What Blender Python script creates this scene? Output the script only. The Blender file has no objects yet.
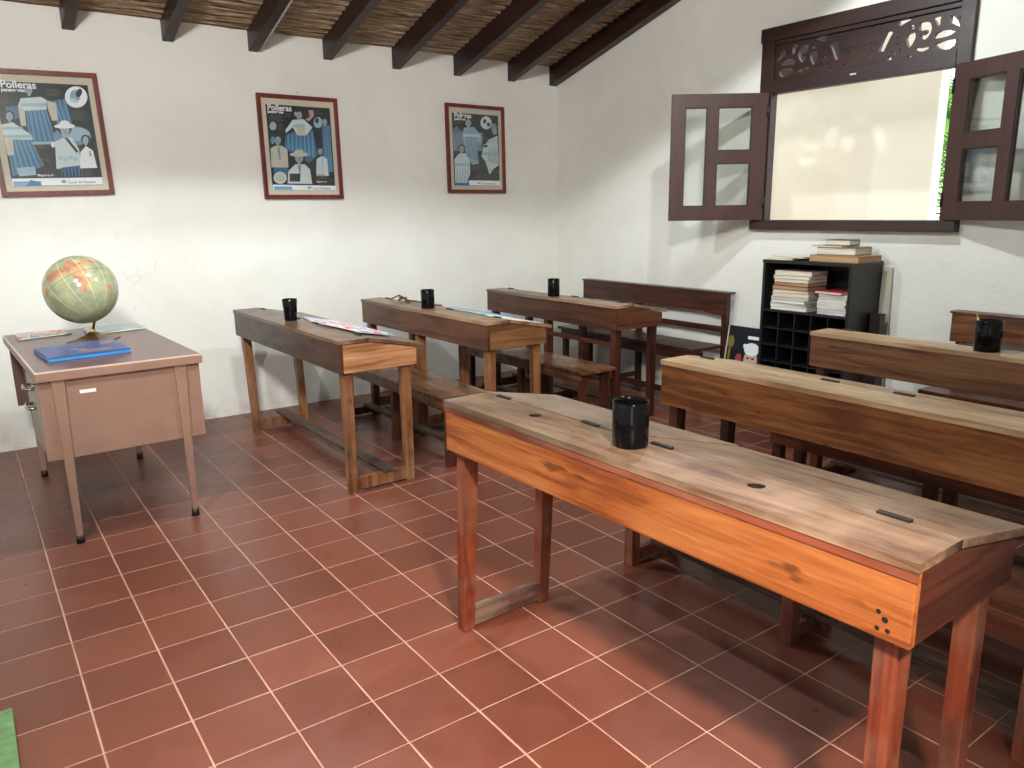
import bpy, bmesh, math, random
from mathutils import Vector, Matrix
R = math.radians
rnd = random.Random(7)
S = bpy.context.scene
COL = S.collection
XW = 4.763      # right wall plane
YW = 2.0        # back wall plane
SL = 0.28       # roof slope (rises towards the viewer)

# ------------------------------------------------------------------ materials
def lin(c):
    return tuple((v/255/12.92 if v/255 <= .04045 else ((v/255+.055)/1.055)**2.4) for v in c) + (1,)
class NT:
    def __init__(s, name):
        s.m = bpy.data.materials.new(name); s.m.use_nodes = True
        s.t = s.m.node_tree; s.t.nodes.clear()
        s.out = s.n('ShaderNodeOutputMaterial')
        s.b = s.n('ShaderNodeBsdfPrincipled'); s.l(s.b.outputs[0], s.out.inputs[0])
    def n(s, t, **k):
        o = s.t.nodes.new(t)
        for a, v in k.items(): setattr(o, a, v)
        return o
    def l(s, a, b): s.t.links.new(a, b)
    def put(s, sock, v):
        if hasattr(v, 'links'): s.l(v, sock)
        else: sock.default_value = v
    def math(s, op, a, b=0.0, c=None):
        o = s.n('ShaderNodeMath', operation=op); s.put(o.inputs[0], a); s.put(o.inputs[1], b)
        if c is not None: s.put(o.inputs[2], c)
        return o.outputs[0]
    def vec(s, scale=(1, 1, 1), kind='Object', rot=(0, 0, 0), loc=(0, 0, 0)):
        tc = s.n('ShaderNodeTexCoord'); mp = s.n('ShaderNodeMapping')
        mp.inputs['Scale'].default_value = scale; mp.inputs['Rotation'].default_value = rot; mp.inputs['Location'].default_value = loc
        s.l(tc.outputs[kind], mp.inputs[0]); return mp.outputs[0]
    def noise(s, v, scale=5, detail=4, rough=.55, dist=0):
        o = s.n('ShaderNodeTexNoise'); s.l(v, o.inputs['Vector'])
        o.inputs['Scale'].default_value = scale; o.inputs['Detail'].default_value = detail
        o.inputs['Roughness'].default_value = rough; o.inputs['Distortion'].default_value = dist
        return o.outputs[0]
    def ramp(s, f, stops, interp='LINEAR'):
        o = s.n('ShaderNodeValToRGB'); s.put(o.inputs[0], f); e = o.color_ramp.elements
        o.color_ramp.interpolation = interp
        while len(e) < len(stops): e.new(.5)
        for i, (p, c) in enumerate(stops): e[i].position = p; e[i].color = c if len(c) == 4 else lin(c)
        return o.outputs[0]
    def mix(s, f, a, b, mode='MIX'):
        o = s.n('ShaderNodeMix', data_type='RGBA', blend_type=mode)
        s.put(o.inputs[0], f); s.put(o.inputs[6], a); s.put(o.inputs[7], b); return o.outputs[2]
    def bump(s, h, dist=.002, strength=.5):
        o = s.n('ShaderNodeBump'); s.l(h, o.inputs['Height']); o.inputs['Distance'].default_value = dist
        o.inputs['Strength'].default_value = strength; s.l(o.outputs[0], s.b.inputs['Normal'])
    def col(s, v): s.put(s.b.inputs['Base Color'], v)
    def rough(s, v): s.put(s.b.inputs['Roughness'], v)

def plain(name, c, rough=.5, metal=0, spec=.5, var=.06):
    t = NT(name); v = t.vec()
    f = t.noise(v, 9, 3)
    a = lin(c); d = tuple(x*(1-var*2) for x in a[:3])+(1,); u = tuple(min(1, x*(1+var)) for x in a[:3])+(1,)
    t.col(t.ramp(f, [(.3, d), (.7, u)])); t.rough(rough)
    t.b.inputs['Metallic'].default_value = metal
    t.b.inputs['Specular IOR Level'].default_value = spec
    return t.m

def wood(name, dark, mid, light, axis='y', rough=.38, knots=True, wear=0.0, seed=0.0, spec=.5):
    t = NT(name)
    sc = {'x': (1.0, 16, 16), 'y': (16, 1.0, 16), 'z': (16, 16, 1.0)}[axis]
    sb = {'x': (.7, 4, 4), 'y': (4, .7, 4), 'z': (4, 4, .7)}[axis]
    v = t.vec(sc, loc=(seed, seed, seed)); vb = t.vec(sb, loc=(seed*2, 0, seed))
    g = t.noise(v, 2.2, 8, .62, .6); big = t.noise(vb, 1.3, 4, .55, 1.2)
    f = t.math('ADD', t.math('MULTIPLY', g, .5), t.math('MULTIPLY', big, .5))
    c = t.ramp(f, [(.38, tuple(x*.8 for x in lin(dark)[:3])+(1,)), (.44, lin(dark)), (.50, lin(mid)), (.60, lin(light))])
    fine = t.noise(t.vec({'x': (3, 120, 120), 'y': (120, 3, 120), 'z': (120, 120, 3)}[axis]), 1.0, 3)
    c = t.mix(.48, c, t.ramp(fine, [(.35, (.45, .45, .45, 1)), (.6, (1, 1, 1, 1))]), 'MULTIPLY')
    if knots:
        k = t.noise(t.vec({'x': (5, 20, 20), 'y': (20, 5, 20), 'z': (20, 20, 5)}[axis], loc=(seed+3, 1, 2)), 1.0, 2)
        c = t.mix(t.ramp(k, [(.67, (0, 0, 0, 1)), (.73, (.75, .75, .75, 1))]), c, tuple(x*.25 for x in lin(dark)[:3])+(1,))
    if wear:
        w = t.noise(t.vec((3, 3, 3), loc=(seed, 5, 1)), 1.6, 5, .6)
        c = t.mix(t.math('MULTIPLY', t.ramp(w, [(.42, (0, 0, 0, 1)), (.62, (1, 1, 1, 1))]), wear), c, lin((178, 158, 134)))
    t.col(c)
    rr = t.noise(t.vec((5, 5, 5)), 2, 3)
    t.rough(t.math('ADD', t.math('MULTIPLY', rr, .25), rough-.12))
    t.b.inputs['Specular IOR Level'].default_value = spec
    t.bump(f, .0015, .35)
    return t.m

def wall_mat(name, c1, c2):
    t = NT(name); v = t.vec()
    big = t.noise(v, 1.1, 5, .6, .4); sm = t.noise(v, 14, 5, .6); tiny = t.noise(v, 160, 2)
    c = t.ramp(big, [(.35, lin(c1)), (.65, lin(c2))])
    # scuffs and damp stains near the floor
    sep = t.n('ShaderNodeSeparateXYZ'); t.l(v, sep.inputs[0])
    low = t.math('SUBTRACT', 1.0, t.math('MULTIPLY', sep.outputs[2], 4.0)); low = t.math('MAXIMUM', low, 0.0)
    st = t.ramp(t.noise(v, 5, 6, .7), [(.45, (0, 0, 0, 1)), (.7, (1, 1, 1, 1))])
    c = t.mix(t.math('MULTIPLY', t.math('MULTIPLY', low, st), .55), c, lin((150, 138, 120)))
    # hairline cracks
    w = t.n('ShaderNodeTexVoronoi', feature='DISTANCE_TO_EDGE'); w.inputs['Scale'].default_value = .9
    nz = t.n('ShaderNodeTexNoise'); nz.inputs['Scale'].default_value = 3; t.l(v, nz.inputs['Vector'])
    vm = t.n('ShaderNodeVectorMath', operation='ADD'); t.l(v, vm.inputs[0]); t.l(nz.outputs['Color'], vm.inputs[1])
    t.l(vm.outputs[0], w.inputs['Vector'])
    cr = t.ramp(w.outputs[0], [(0.0, (1, 1, 1, 1)), (.006, (0, 0, 0, 1))])
    cm = t.ramp(t.noise(v, .8, 2), [(.60, (0, 0, 0, 1)), (.66, (.22, .22, .22, 1))])
    c = t.mix(t.math('MULTIPLY', cr, cm), c, lin((168, 160, 150)))
    t.col(c); t.rough(.72); t.b.inputs['Specular IOR Level'].default_value = .3
    t.bump(t.math('ADD', t.math('MULTIPLY', sm, .8), t.math('ADD', t.math('MULTIPLY', big, 3.0), t.math('MULTIPLY', tiny, .06))), .010, .5)
    return t.m

def tile_mat():
    t = NT('terracotta_tiles'); v = t.vec()
    sep = t.n('ShaderNodeSeparateXYZ'); t.l(v, sep.inputs[0])
    T = .25
    def edge(o, gw):
        q = t.math('DIVIDE', o, T); fr = t.math('FRACT', q)
        d = t.math('MULTIPLY', t.math('MINIMUM', fr, t.math('SUBTRACT', 1.0, fr)), T)
        return t.math('LESS_THAN', d, gw), t.math('FLOOR', q), d
    gx, ix, dx = edge(t.math('ADD', sep.outputs[0], 5.0), .0030)
    gy, iy, dy = edge(t.math('ADD', sep.outputs[1], 10.0), .0021)
    g = t.math('MAXIMUM', gx, gy)
    cv = t.n('ShaderNodeCombineXYZ'); t.l(ix, cv.inputs[0]); t.l(iy, cv.inputs[1])
    wn = t.n('ShaderNodeTexWhiteNoise', noise_dimensions='2D'); t.l(cv.outputs[0], wn.inputs['Vector'])
    base = t.ramp(wn.outputs[0], [(0, (106, 60, 46)), (.35, (112, 64, 49)), (.7, (117, 67, 51)), (1, (123, 71, 55))])
    mot = t.noise(v, 6, 5, .6); fine = t.noise(v, 60, 4, .6)
    c = t.mix(.45, base, t.ramp(mot, [(.3, (.74, .72, .72, 1)), (.7, (1.1, 1.08, 1.05, 1))]), 'MULTIPLY')
    c = t.mix(.25, c, t.ramp(fine, [(.3, (.7, .7, .7, 1)), (.7, (1.1, 1.1, 1.1, 1))]), 'MULTIPLY')
    sp = t.ramp(t.noise(v, 38, 2), [(.79, (0, 0, 0, 1)), (.83, (.4, .4, .4, 1))])
    c = t.mix(sp, c, lin((205, 150, 125)))
    gn = t.noise(v, 7, 4)
    gc = t.ramp(gn, [(.3, (160, 118, 100)), (.7, (196, 158, 138))])
    t.col(t.mix(g, c, gc))
    t.rough(t.mix(g, t.ramp(mot, [(.3, (.27, .27, .27, 1)), (.7, (.40, .40, .40, 1))]), (.8, .8, .8, 1)))
    t.b.inputs['Specular IOR Level'].default_value = .45
    h = t.math('MINIMUM', t.math('MINIMUM', dx, dy), .006)
    t.bump(t.math('ADD', t.math('MULTIPLY', h, 1.0), t.math('MULTIPLY', mot, .002)), 1.0, .35)
    return t.m

def cane_mat():
    t = NT('woven_cane_ceiling'); v = t.vec((2.2, 42, 42))
    a = t.noise(v, 1.6, 6, .7, .5); b = t.noise(t.vec((6, 150, 150)), 1.0, 3); big = t.noise(t.vec((1, 3, 3)), 1.8, 4)
    c = t.ramp(a, [(.34, (50, 37, 27)), (.44, (138, 110, 84)), (.54, (186, 160, 128)), (.66, (232, 216, 188))])
    c = t.mix(.4, c, t.ramp(b, [(.3, (.35, .33, .3, 1)), (.6, (1, 1, 1, 1))]), 'MULTIPLY')
    c = t.mix(.3, c, t.ramp(big, [(.3, (.5, .45, .4, 1)), (.7, (1.1, 1.1, 1.1, 1))]), 'MULTIPLY')
    t.col(c); t.rough(.8); t.bump(a, .02, 1.0); return t.m

def glossy_black(name='black_glazed_ceramic'):
    t = NT(name); t.col((.004, .004, .005, 1)); t.rough(.05); t.b.inputs['Specular IOR Level'].default_value = .17
    return t.m

def glass_mat():
    t = NT('window_glass'); t.t.nodes.remove(t.b)
    tr = t.n('ShaderNodeBsdfTransparent'); gl = t.n('ShaderNodeBsdfGlossy'); gl.inputs['Roughness'].default_value = .02
    tr.inputs[0].default_value = (.94, .96, .95, 1)
    fr = t.n('ShaderNodeFresnel'); fr.inputs[0].default_value = 1.5
    mx = t.n('ShaderNodeMixShader'); t.l(fr.outputs[0], mx.inputs[0]); t.l(tr.outputs[0], mx.inputs[1]); t.l(gl.outputs[0], mx.inputs[2])
    t.l(mx.outputs[0], t.out.inputs[0]); return t.m

def cover_mat(name, cols, scale=9, rough=.3, seed=0.):
    t = NT(name); v = t.vec(loc=(seed, seed, 0))
    f = t.noise(v, scale, 3, .5, .8)
    n = len(cols); t.col(t.ramp(f, [(.3+.4*i/max(1, n-1), c) for i, c in enumerate(cols)], 'CONSTANT' if n > 2 else 'LINEAR'))
    t.rough(rough); return t.m

def paper_stack_mat(name, c):
    t = NT(name); v = t.vec((3, 3, 260))
    f = t.noise(v, 1, 3); a = lin(c)
    t.col(t.ramp(f, [(.35, tuple(x*.55 for x in a[:3])+(1,)), (.6, a)])); t.rough(.8); return t.m

M = {}
M['wall'] = wall_mat('white_limewash', (219, 217, 209), (229, 228, 221))
M['floor'] = tile_mat(); M['cane'] = cane_mat()
M['beam'] = wood('dark_stained_rafter', (30, 14, 12), (44, 20, 17), (56, 28, 22), 'y', .45, False)
M['frame'] = wood('dark_brown_painted_wood', (44, 25, 22), (50, 28, 25), (56, 32, 28), 'y', .5, False)
M['shutter'] = wood('brown_painted_shutter', (58, 31, 27), (61, 33, 29), (64, 35, 31), 'z', .5, False)
M['steel'] = plain('tan_painted_steel', (145, 112, 95), .45, 0)
M['steel_dark'] = plain('brown_painted_steel', (92, 66, 58), .45, 0)
M['top_lam'] = cover_mat('brown_laminate', [lin((92, 63, 57)), lin((102, 71, 64))], 40, .3)
M['edge_al'] = plain('pale_metal_edging', (214, 190, 174), .3, .2)
M['drawer'] = plain('grey_painted_drawer', (150, 142, 126), .4, 0)
M['chrome'] = plain('worn_chrome', (200, 196, 188), .2, 1)
M['darkmetal'] = plain('dark_worn_metal', (58, 52, 48), .45, .7)
M['brass'] = plain('tarnished_brass', (124, 98, 58), .32, .85)
M['black'] = glossy_black()
M['inner'] = plain('black_mug_inside', (10, 10, 11), .4)
M['shelf'] = plain('black_painted_board', (22, 23, 23), .42)
M['glass'] = glass_mat()
M['white'] = plain('white_card', (236, 232, 222), .5)
M['hole'] = plain('dark_inkwell', (16, 11, 9), .7)
M['redframe'] = wood('red_brown_frame', (92, 30, 30), (112, 38, 36), (128, 48, 44), 'z', .35, False)
M['mat'] = plain('cream_mount_board', (226, 208, 190), .6, var=.02)
def mm(name, c, r=.35): 
    if name not in M: M[name] = plain(name, c, r, var=.03)
    return M[name]

# ------------------------------------------------------------------ geometry helpers
def hexa(bm, p, bev=.0):
    vs = [bm.verts.new(q) for q in p]
    fs = [bm.faces.new([vs[i] for i in f]) for f in ((0, 3, 2, 1), (4, 5, 6, 7), (0, 1, 5, 4), (1, 2, 6, 5), (2, 3, 7, 6), (3, 0, 4, 7))]
    if bev > 0:
        es = list({e for f in fs for e in f.edges})
        bmesh.ops.bevel(bm, geom=es, offset=bev, segments=2, profile=.6, affect='EDGES')
def box(bm, x0, x1, y0, y1, z0, z1, bev=.002):
    hexa(bm, [(x0, y0, z0), (x1, y0, z0), (x1, y1, z0), (x0, y1, z0), (x0, y0, z1), (x1, y0, z1), (x1, y1, z1), (x0, y1, z1)], bev)
def prism(bm, poly, a0, a1, axis='y', bev=.0):
    """poly of 2D points extruded along axis: y -> (x,z); x -> (y,z); z -> (x,y)"""
    def P(u, w, a): return {'y': (u, a, w), 'x': (a, u, w), 'z': (u, w, a)}[axis]
    A = [bm.verts.new(P(u, w, a0)) for u, w in poly]; B = [bm.verts.new(P(u, w, a1)) for u, w in poly]
    n = len(poly); fs = [bm.faces.new(A), bm.faces.new(B[::-1])]
    for i in range(n): fs.append(bm.faces.new((A[i], B[i], B[(i+1) % n], A[(i+1) % n])))
    bmesh.ops.recalc_face_normals(bm, faces=fs)
    if bev > 0: bmesh.ops.bevel(bm, geom=list({e for f in fs for e in f.edges}), offset=bev, segments=2, affect='EDGES')
def tube(bm, p0, p1, r0, r1=None, n=16, cap=True):
    r1 = r0 if r1 is None else r1; p0 = Vector(p0); p1 = Vector(p1); d = (p1-p0).normalized()
    a = d.orthogonal().normalized(); b = d.cross(a)
    A = [bm.verts.new(p0+(a*math.cos(t)+b*math.sin(t))*r0) for t in [2*math.pi*i/n for i in range(n)]]
    B = [bm.verts.new(p1+(a*math.cos(t)+b*math.sin(t))*r1) for t in [2*math.pi*i/n for i in range(n)]]
    fs = [bm.faces.new((A[i], A[(i+1) % n], B[(i+1) % n], B[i])) for i in range(n)]
    for f in fs: f.smooth = True
    if cap: bm.faces.new(A[::-1]); bm.faces.new(B)
def lathe(bm, prof, n=48, cx=0, cy=0):
    rings = []
    for r, z in prof:
        rings.append([bm.verts.new((cx+r*math.cos(2*math.pi*i/n), cy+r*math.sin(2*math.pi*i/n), z)) for i in range(n)] if r > 1e-5 else [bm.verts.new((cx, cy, z))])
    for A, B in zip(rings, rings[1:]):
        for i in range(n):
            j = (i+1) % n
            q = [A[i % len(A)], A[j % len(A)], B[j % len(B)], B[i % len(B)]]
            u = []
            for w in q:
                if w not in u: u.append(w)
            if len(u) > 2: bm.faces.new(u).smooth = True
def path(bm, pts, r, n=8):
    pts = [Vector(p) for p in pts]; prev = None; up = Vector((0, 0, 1))
    for i, p in enumerate(pts):
        d = (pts[min(i+1, len(pts)-1)]-pts[max(i-1, 0)]).normalized()
        a = d.cross(up); a = a.normalized() if a.length > .01 else d.orthogonal().normalized(); b = d.cross(a)
        ring = [bm.verts.new(p+(a*math.cos(2*math.pi*k/n)+b*math.sin(2*math.pi*k/n))*r) for k in range(n)]
        if prev:
            for k in range(n): bm.faces.new((prev[k], prev[(k+1) % n], ring[(k+1) % n], ring[k])).smooth = True
        else: bm.faces.new(ring[::-1])
        prev = ring
    bm.faces.new(prev)
def link(name, bm, mats, parent=None, loc=(0, 0, 0), rot=(0, 0, 0)):
    me = bpy.data.meshes.new(name)
    bmesh.ops.recalc_face_normals(bm, faces=bm.faces[:]) if False else None
    bm.to_mesh(me); bm.free()
    for m in (mats if isinstance(mats, (list, tuple)) else [mats]): me.materials.append(m)
    o = bpy.data.objects.new(name, me); COL.objects.link(o); o.location = loc; o.rotation_euler = rot
    if parent: o.parent = parent
    return o
def obj(name, fn, mats, parent=None, loc=(0, 0, 0), rot=(0, 0, 0)):
    bm = bmesh.new(); fn(bm); return link(name, bm, mats, parent, loc, rot)
def B(name, x0, x1, y0, y1, z0, z1, m, parent=None, bev=.002, label=None):
    o = obj(name, lambda bm: box(bm, x0, x1, y0, y1, z0, z1, bev), m, parent)
    if label: o['label'] = label
    return o
def tag(o, label, cat, group=None):
    o['label'] = label; o['category'] = cat
    if group: o['group'] = group
    return o
def thing(name, label, cat, loc=(0, 0, 0), rz=0, group=None):
    o = bpy.data.objects.new(name, None); COL.objects.link(o); o.location = loc; o.rotation_euler = (0, 0, rz)
    o.empty_display_size = .1
    return tag(o, label, cat, group)
def struct(o): o['kind'] = 'structure'; return o
def curve_mesh(name, loops, thick, m, parent=None, mat4=None):
    """flat shape with holes: loops of 2D points, first the outline; extruded +-thick/2"""
    cu = bpy.data.curves.new(name, 'CURVE'); cu.dimensions = '2D'; cu.fill_mode = 'BOTH'; cu.extrude = thick/2
    for lp in loops:
        s = cu.splines.new('POLY'); s.points.add(len(lp)-1)
        for p, q in zip(s.points, lp): p.co = (q[0], q[1], 0, 1)
        s.use_cyclic_u = True
    o = bpy.data.objects.new(name, cu); COL.objects.link(o)
    dg = bpy.context.evaluated_depsgraph_get(); me = bpy.data.meshes.new_from_object(o.evaluated_get(dg))
    bpy.data.objects.remove(o); me.name = name
    if mat4: me.transform(mat4)
    me.materials.clear(); me.materials.append(m)
    r = bpy.data.objects.new(name, me); COL.objects.link(r)
    if parent: r.parent = parent
    return r
def text_mesh(body, size, bold=0.0):
    cu = bpy.data.curves.new('t', 'FONT'); cu.body = body; cu.size = size; cu.offset = bold
    o = bpy.data.objects.new('t', cu); COL.objects.link(o)
    dg = bpy.context.evaluated_depsgraph_get(); me = bpy.data.meshes.new_from_object(o.evaluated_get(dg))
    bpy.data.objects.remove(o); return me

# ------------------------------------------------------------------ camera
cam = bpy.data.cameras.new('camera'); co = bpy.data.objects.new('camera', cam); COL.objects.link(co)
yaw, pit, rol = .6204, -.2225, -.0140
fw = Vector((math.sin(yaw)*math.cos(pit), math.cos(yaw)*math.cos(pit), math.sin(pit)))
rt = Vector((math.cos(yaw), -math.sin(yaw), 0)); up = rt.cross(fw)
r2 = rt*math.cos(rol)+up*math.sin(rol); u2 = -rt*math.sin(rol)+up*math.cos(rol)
mw = Matrix((r2, u2, -fw)).transposed().to_4x4(); mw.translation = Vector((-.6141*.25, -16.2833*.25, 6.2125*.25))
co.matrix_world = mw
cam.sensor_width = 36; cam.lens = 766.53/1024*36; cam.clip_start = .02
S.camera = co

# ------------------------------------------------------------------ room
XL, YN = -2.2, -5.4
def roofz(y, base): return base+SL*(YW-y)
B('floor', XL-.3, XW+.3, YN-.3, YW+.3, -.12, 0, M['floor'], bev=0)['kind'] = 'structure'
struct(obj('wall_back', lambda bm: prism(bm, [(XL-.3, 0), (XW+.3, 0), (XW+.3, 2.90), (XL-.3, 2.90)], YW, YW+.25, 'y'), M['wall']))
def rightwall(bm):
    W0, W1, Z0, Z1 = -1.76, -.385, 1.41, 2.74
    t = lambda y: roofz(y, 2.91)
    prism(bm, [(YN-.3, 0), (W0, 0), (W0, t(W0)), (YN-.3, t(YN-.3))], XW, XW+.11, 'x')
    prism(bm, [(W1, 0), (YW, 0), (YW, t(YW)), (W1, t(W1))], XW, XW+.11, 'x')
    prism(bm, [(W0, 0), (W1, 0), (W1, Z0), (W0, Z0)], XW, XW+.11, 'x')
    prism(bm, [(W0, Z1), (W1, Z1), (W1, t(W1)), (W0, t(W0))], XW, XW+.11, 'x')
struct(obj('wall_right', rightwall, M['wall']))
struct(obj('wall_left', lambda bm: prism(bm, [(YN-.3, 0), (YW, 0), (YW, 2.91), (YN-.3, roofz(YN-.3, 2.91))], XL-.25, XL, 'x'), M['wall']))
DX0, DX1, DZ = -1.7, -.35, 2.15
def frontwall(bm):
    t = roofz(YN, 2.91)
    prism(bm, [(XL, 0), (DX0, 0), (DX0, t), (XL, t)], YN-.25, YN, 'y')
    prism(bm, [(DX1, 0), (XW, 0), (XW, t), (DX1, t)], YN-.25, YN, 'y')
    prism(bm, [(DX0, DZ), (DX1, DZ), (DX1, t), (DX0, t)], YN-.25, YN, 'y')
struct(obj('wall_front', frontwall, M['wall']))
def ceil(bm):
    # thick cane mat made of wavy rows running across the rafters
    ny = 230; nx = 60; y0, y1 = YN-.3, YW+.02; top = []
    r_ = random.Random(3); grid = []
    for j in range(ny+1):
        y = y0+(y1-y0)*j/ny; off = (.009 if j % 2 else -.006)
        grid.append([bm.verts.new((XL-.3+(XW+.6-XL)*i/nx, y, roofz(y, 2.872)+off+r_.uniform(-.005, .005))) for i in range(nx+1)])
    for j in range(ny):
        for i in range(nx): bm.faces.new((grid[j][i], grid[j+1][i], grid[j+1][i+1], grid[j][i+1]))
    hexa(bm, [(XL-.3, y0, roofz(y0, 2.90)), (XW+.3, y0, roofz(y0, 2.90)), (XW+.3, y1+.3, roofz(y1+.3, 2.90)), (XL-.3, y1+.3, roofz(y1+.3, 2.90)),
              (XL-.3, y0, roofz(y0, 3.0)), (XW+.3, y0, roofz(y0, 3.0)), (XW+.3, y1+.3, roofz(y1+.3, 3.0)), (XL-.3, y1+.3, roofz(y1+.3, 3.0))])
struct(obj('ceiling', ceil, M['cane']))
RX = [-1.66, -1.07, -.48, .06, .655, 1.265, 1.862, 2.445, 3.045, 3.64, 4.22, 4.712]
for i, x in enumerate(RX):
    w = .036 if i < 11 else .043
    y0, y1 = YN, YW
    zb, zt = [2.745, 2.745, 2.745, 2.745, 2.744, 2.737, 2.730, 2.728, 2.712, 2.708, 2.708, 2.706][i], 2.885
    o = obj('rafter', lambda bm: hexa(bm, [(x-w, y0, roofz(y0, zb)), (x+w, y0, roofz(y0, zb)), (x+w, y1, roofz(y1, zb)), (x-w, y1, roofz(y1, zb)),
             (x-w, y0, roofz(y0, zt)), (x+w, y0, roofz(y0, zt)), (x+w, y1, roofz(y1, zt)), (x-w, y1, roofz(y1, zt))], .004), M['beam'])
    o['kind'] = 'structure'; o['label'] = 'dark brown sloping roof rafter under the cane ceiling'; o.name = 'trim_%d' % (i+1)
# thin electric conduit along the third rafter
cnd = struct(obj('trim_conduit', lambda bm: path(bm, [(1.862+.044, y, roofz(y, 2.735)) for y in (1.985, 1.7, 1.0, 0, -1, -2)], .009), plain('grey_conduit', (168, 162, 156), .35)))
cnd['label'] = 'thin grey electric conduit running along one dark rafter'

# ------------------------------------------------------------------ window: frame, carved transom, shutters
wf = thing('window_frame', '', '', (XW, 0, 0)); del wf['category']; del wf['label']
wf.name = 'window_1'; wf['kind'] = 'structure'; wf['label'] = 'dark brown window frame with a carved transom on the right wall'
FX0, FX1 = -.035, .035
B('jamb', FX0, FX1, -.465, -.365, 1.40, 2.775, M['frame'], wf)
B('jamb', FX0, FX1, -1.80, -1.72, 1.40, 2.775, M['frame'], wf)
B('head_rail', FX0-.006, FX1, -1.81, -.355, 2.69, 2.78, M['frame'], wf, .004)
B('transom_rail', FX0-.004, FX1, -1.72, -.465, 2.335, 2.425, M['frame'], wf, .004)
B('window_sill', FX0-.035, FX1+.02, -1.828, -.358, 1.39, 1.46, M['frame'], wf, .005)
B('transom_moulding', FX0+.012, FX1, -1.72, -.465, 2.662, 2.69, M['frame'], wf, .003)
def ell(cx, cy, a, b, rot=0, t0=0, t1=360, n=20):
    c, s = math.cos(R(rot)), math.sin(R(rot)); P = []
    for i in range(n):
        t = R(t0+(t1-t0)*i/(n-1 if t1-t0 < 360 else n)); x, y = a*math.cos(t), b*math.sin(t)
        P.append((cx+x*c-y*s, cy+x*s+y*c))
    return P
def cres(cx, cy, r0, r1, t0, t1, n=12, sh=0.0):
    return ell(cx, cy, r0, r0, 0, t0, t1, n)+[(x+sh, y) for x, y in ell(cx, cy, r1, r1, 0, t1, t0, n)]
def leaf(cx, cy, a, b, rot):
    c, s = math.cos(R(rot)), math.sin(R(rot)); P = []
    for i in range(20):
        t = 2*math.pi*i/20; x = a*math.cos(t); y = b*math.sin(t)*abs(math.sin(t))**.5
        P.append((cx+x*c-y*s, cy+x*s+y*c))
    return P
# pierced scroll pattern, as (y, z) outlines on the panel; the left half mirrors the right half
HOLES = [[(-1.219,2.492),(-1.233,2.545),(-1.262,2.608),(-1.282,2.613),(-1.307,2.597),(-1.288,2.564),(-1.257,2.495),(-1.235,2.499)],[(-1.334,2.659),(-1.41,2.659),(-1.414,2.65),(-1.348,2.625),(-1.339,2.632)],[(-1.405,2.62),(-1.419,2.627),(-1.435,2.613),(-1.44,2.593),(-1.413,2.596),(-1.408,2.603),(-1.423,2.604)],[(-1.39,2.546),(-1.398,2.57),(-1.424,2.576),(-1.448,2.571),(-1.452,2.541),(-1.437,2.51),(-1.42,2.488),(-1.404,2.51)],[(-1.464,2.624),(-1.49,2.626),(-1.519,2.621),(-1.538,2.605),(-1.545,2.579),(-1.541,2.553),(-1.526,2.531),(-1.509,2.52),(-1.482,2.533),(-1.479,2.553),(-1.5,2.55),(-1.516,2.565),(-1.512,2.577),(-1.495,2.572),(-1.471,2.579)],[(-1.543,2.636),(-1.563,2.64),(-1.596,2.637),(-1.591,2.614),(-1.592,2.589),(-1.577,2.584),(-1.565,2.61)],[(-1.65,2.631),(-1.67,2.619),(-1.692,2.592),(-1.711,2.552),(-1.687,2.568),(-1.647,2.59),(-1.649,2.61)],[(-1.559,2.525),(-1.57,2.545),(-1.6,2.557),(-1.639,2.554),(-1.685,2.535),(-1.664,2.523),(-1.627,2.515),(-1.576,2.514)],[(-1.569,2.485),(-1.606,2.495),(-1.645,2.499),(-1.687,2.496),(-1.692,2.478),(-1.685,2.458),(-1.662,2.443),(-1.629,2.445),(-1.596,2.459)],[(-1.452,2.475),(-1.454,2.484),(-1.493,2.479),(-1.535,2.482),(-1.538,2.466),(-1.51,2.455),(-1.478,2.459)],[(-1.275,2.439),(-1.283,2.456),(-1.292,2.467),(-1.313,2.443),(-1.311,2.438)],[(-1.324,2.521),(-1.353,2.536),(-1.358,2.529),(-1.333,2.515)],[(-1.329,2.56),(-1.35,2.567),(-1.353,2.561),(-1.336,2.554)],[(-1.302,2.491),(-1.314,2.49),(-1.337,2.465),(-1.326,2.463)],[(-1.355,2.496),(-1.362,2.495),(-1.374,2.465),(-1.365,2.466)],[(-1.408,2.443),(-1.423,2.446),(-1.443,2.442),(-1.433,2.435),(-1.411,2.436)],[(-1.698,2.429),(-1.711,2.448),(-1.714,2.437),(-1.705,2.429)],[(-1.155,2.488),(-1.164,2.495),(-1.173,2.485),(-1.162,2.481)],[(-1.176,2.454),(-1.19,2.462),(-1.196,2.455),(-1.185,2.45)],[(-1.163,2.525),(-1.171,2.527),(-1.177,2.521),(-1.169,2.517)],[(-1.157,2.659),(-1.181,2.66),(-1.183,2.654),(-1.162,2.653)],[(-1.226,2.657),(-1.258,2.658),(-1.262,2.65),(-1.237,2.65)],[(-1.191,2.566),(-1.198,2.562),(-1.206,2.541),(-1.198,2.545)],[(-1.158,2.56),(-1.165,2.567),(-1.171,2.558),(-1.164,2.553)],[(-1.698,2.617),(-1.705,2.615),(-1.706,2.594),(-1.699,2.598)]]
loops = [[(-1.7195, 2.405), (-.4655, 2.405), (-.4655, 2.675), (-1.7195, 2.675)]]
for hp in HOLES:
    hp = [(y, max(2.432, z)) for y, z in hp]
    loops.append(hp); loops.append([(-2.185-y, z) for y, z in hp][::-1])
m4 = Matrix(((0, 0, 1, .012), (1, 0, 0, 0), (0, 1, 0, 0), (0, 0, 0, 1)))
tr_ = curve_mesh('carved_panel', loops, .030, M['frame'], wf, m4); tr_['label'] = 'pierced panel carved with scrolls and leaves'
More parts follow.
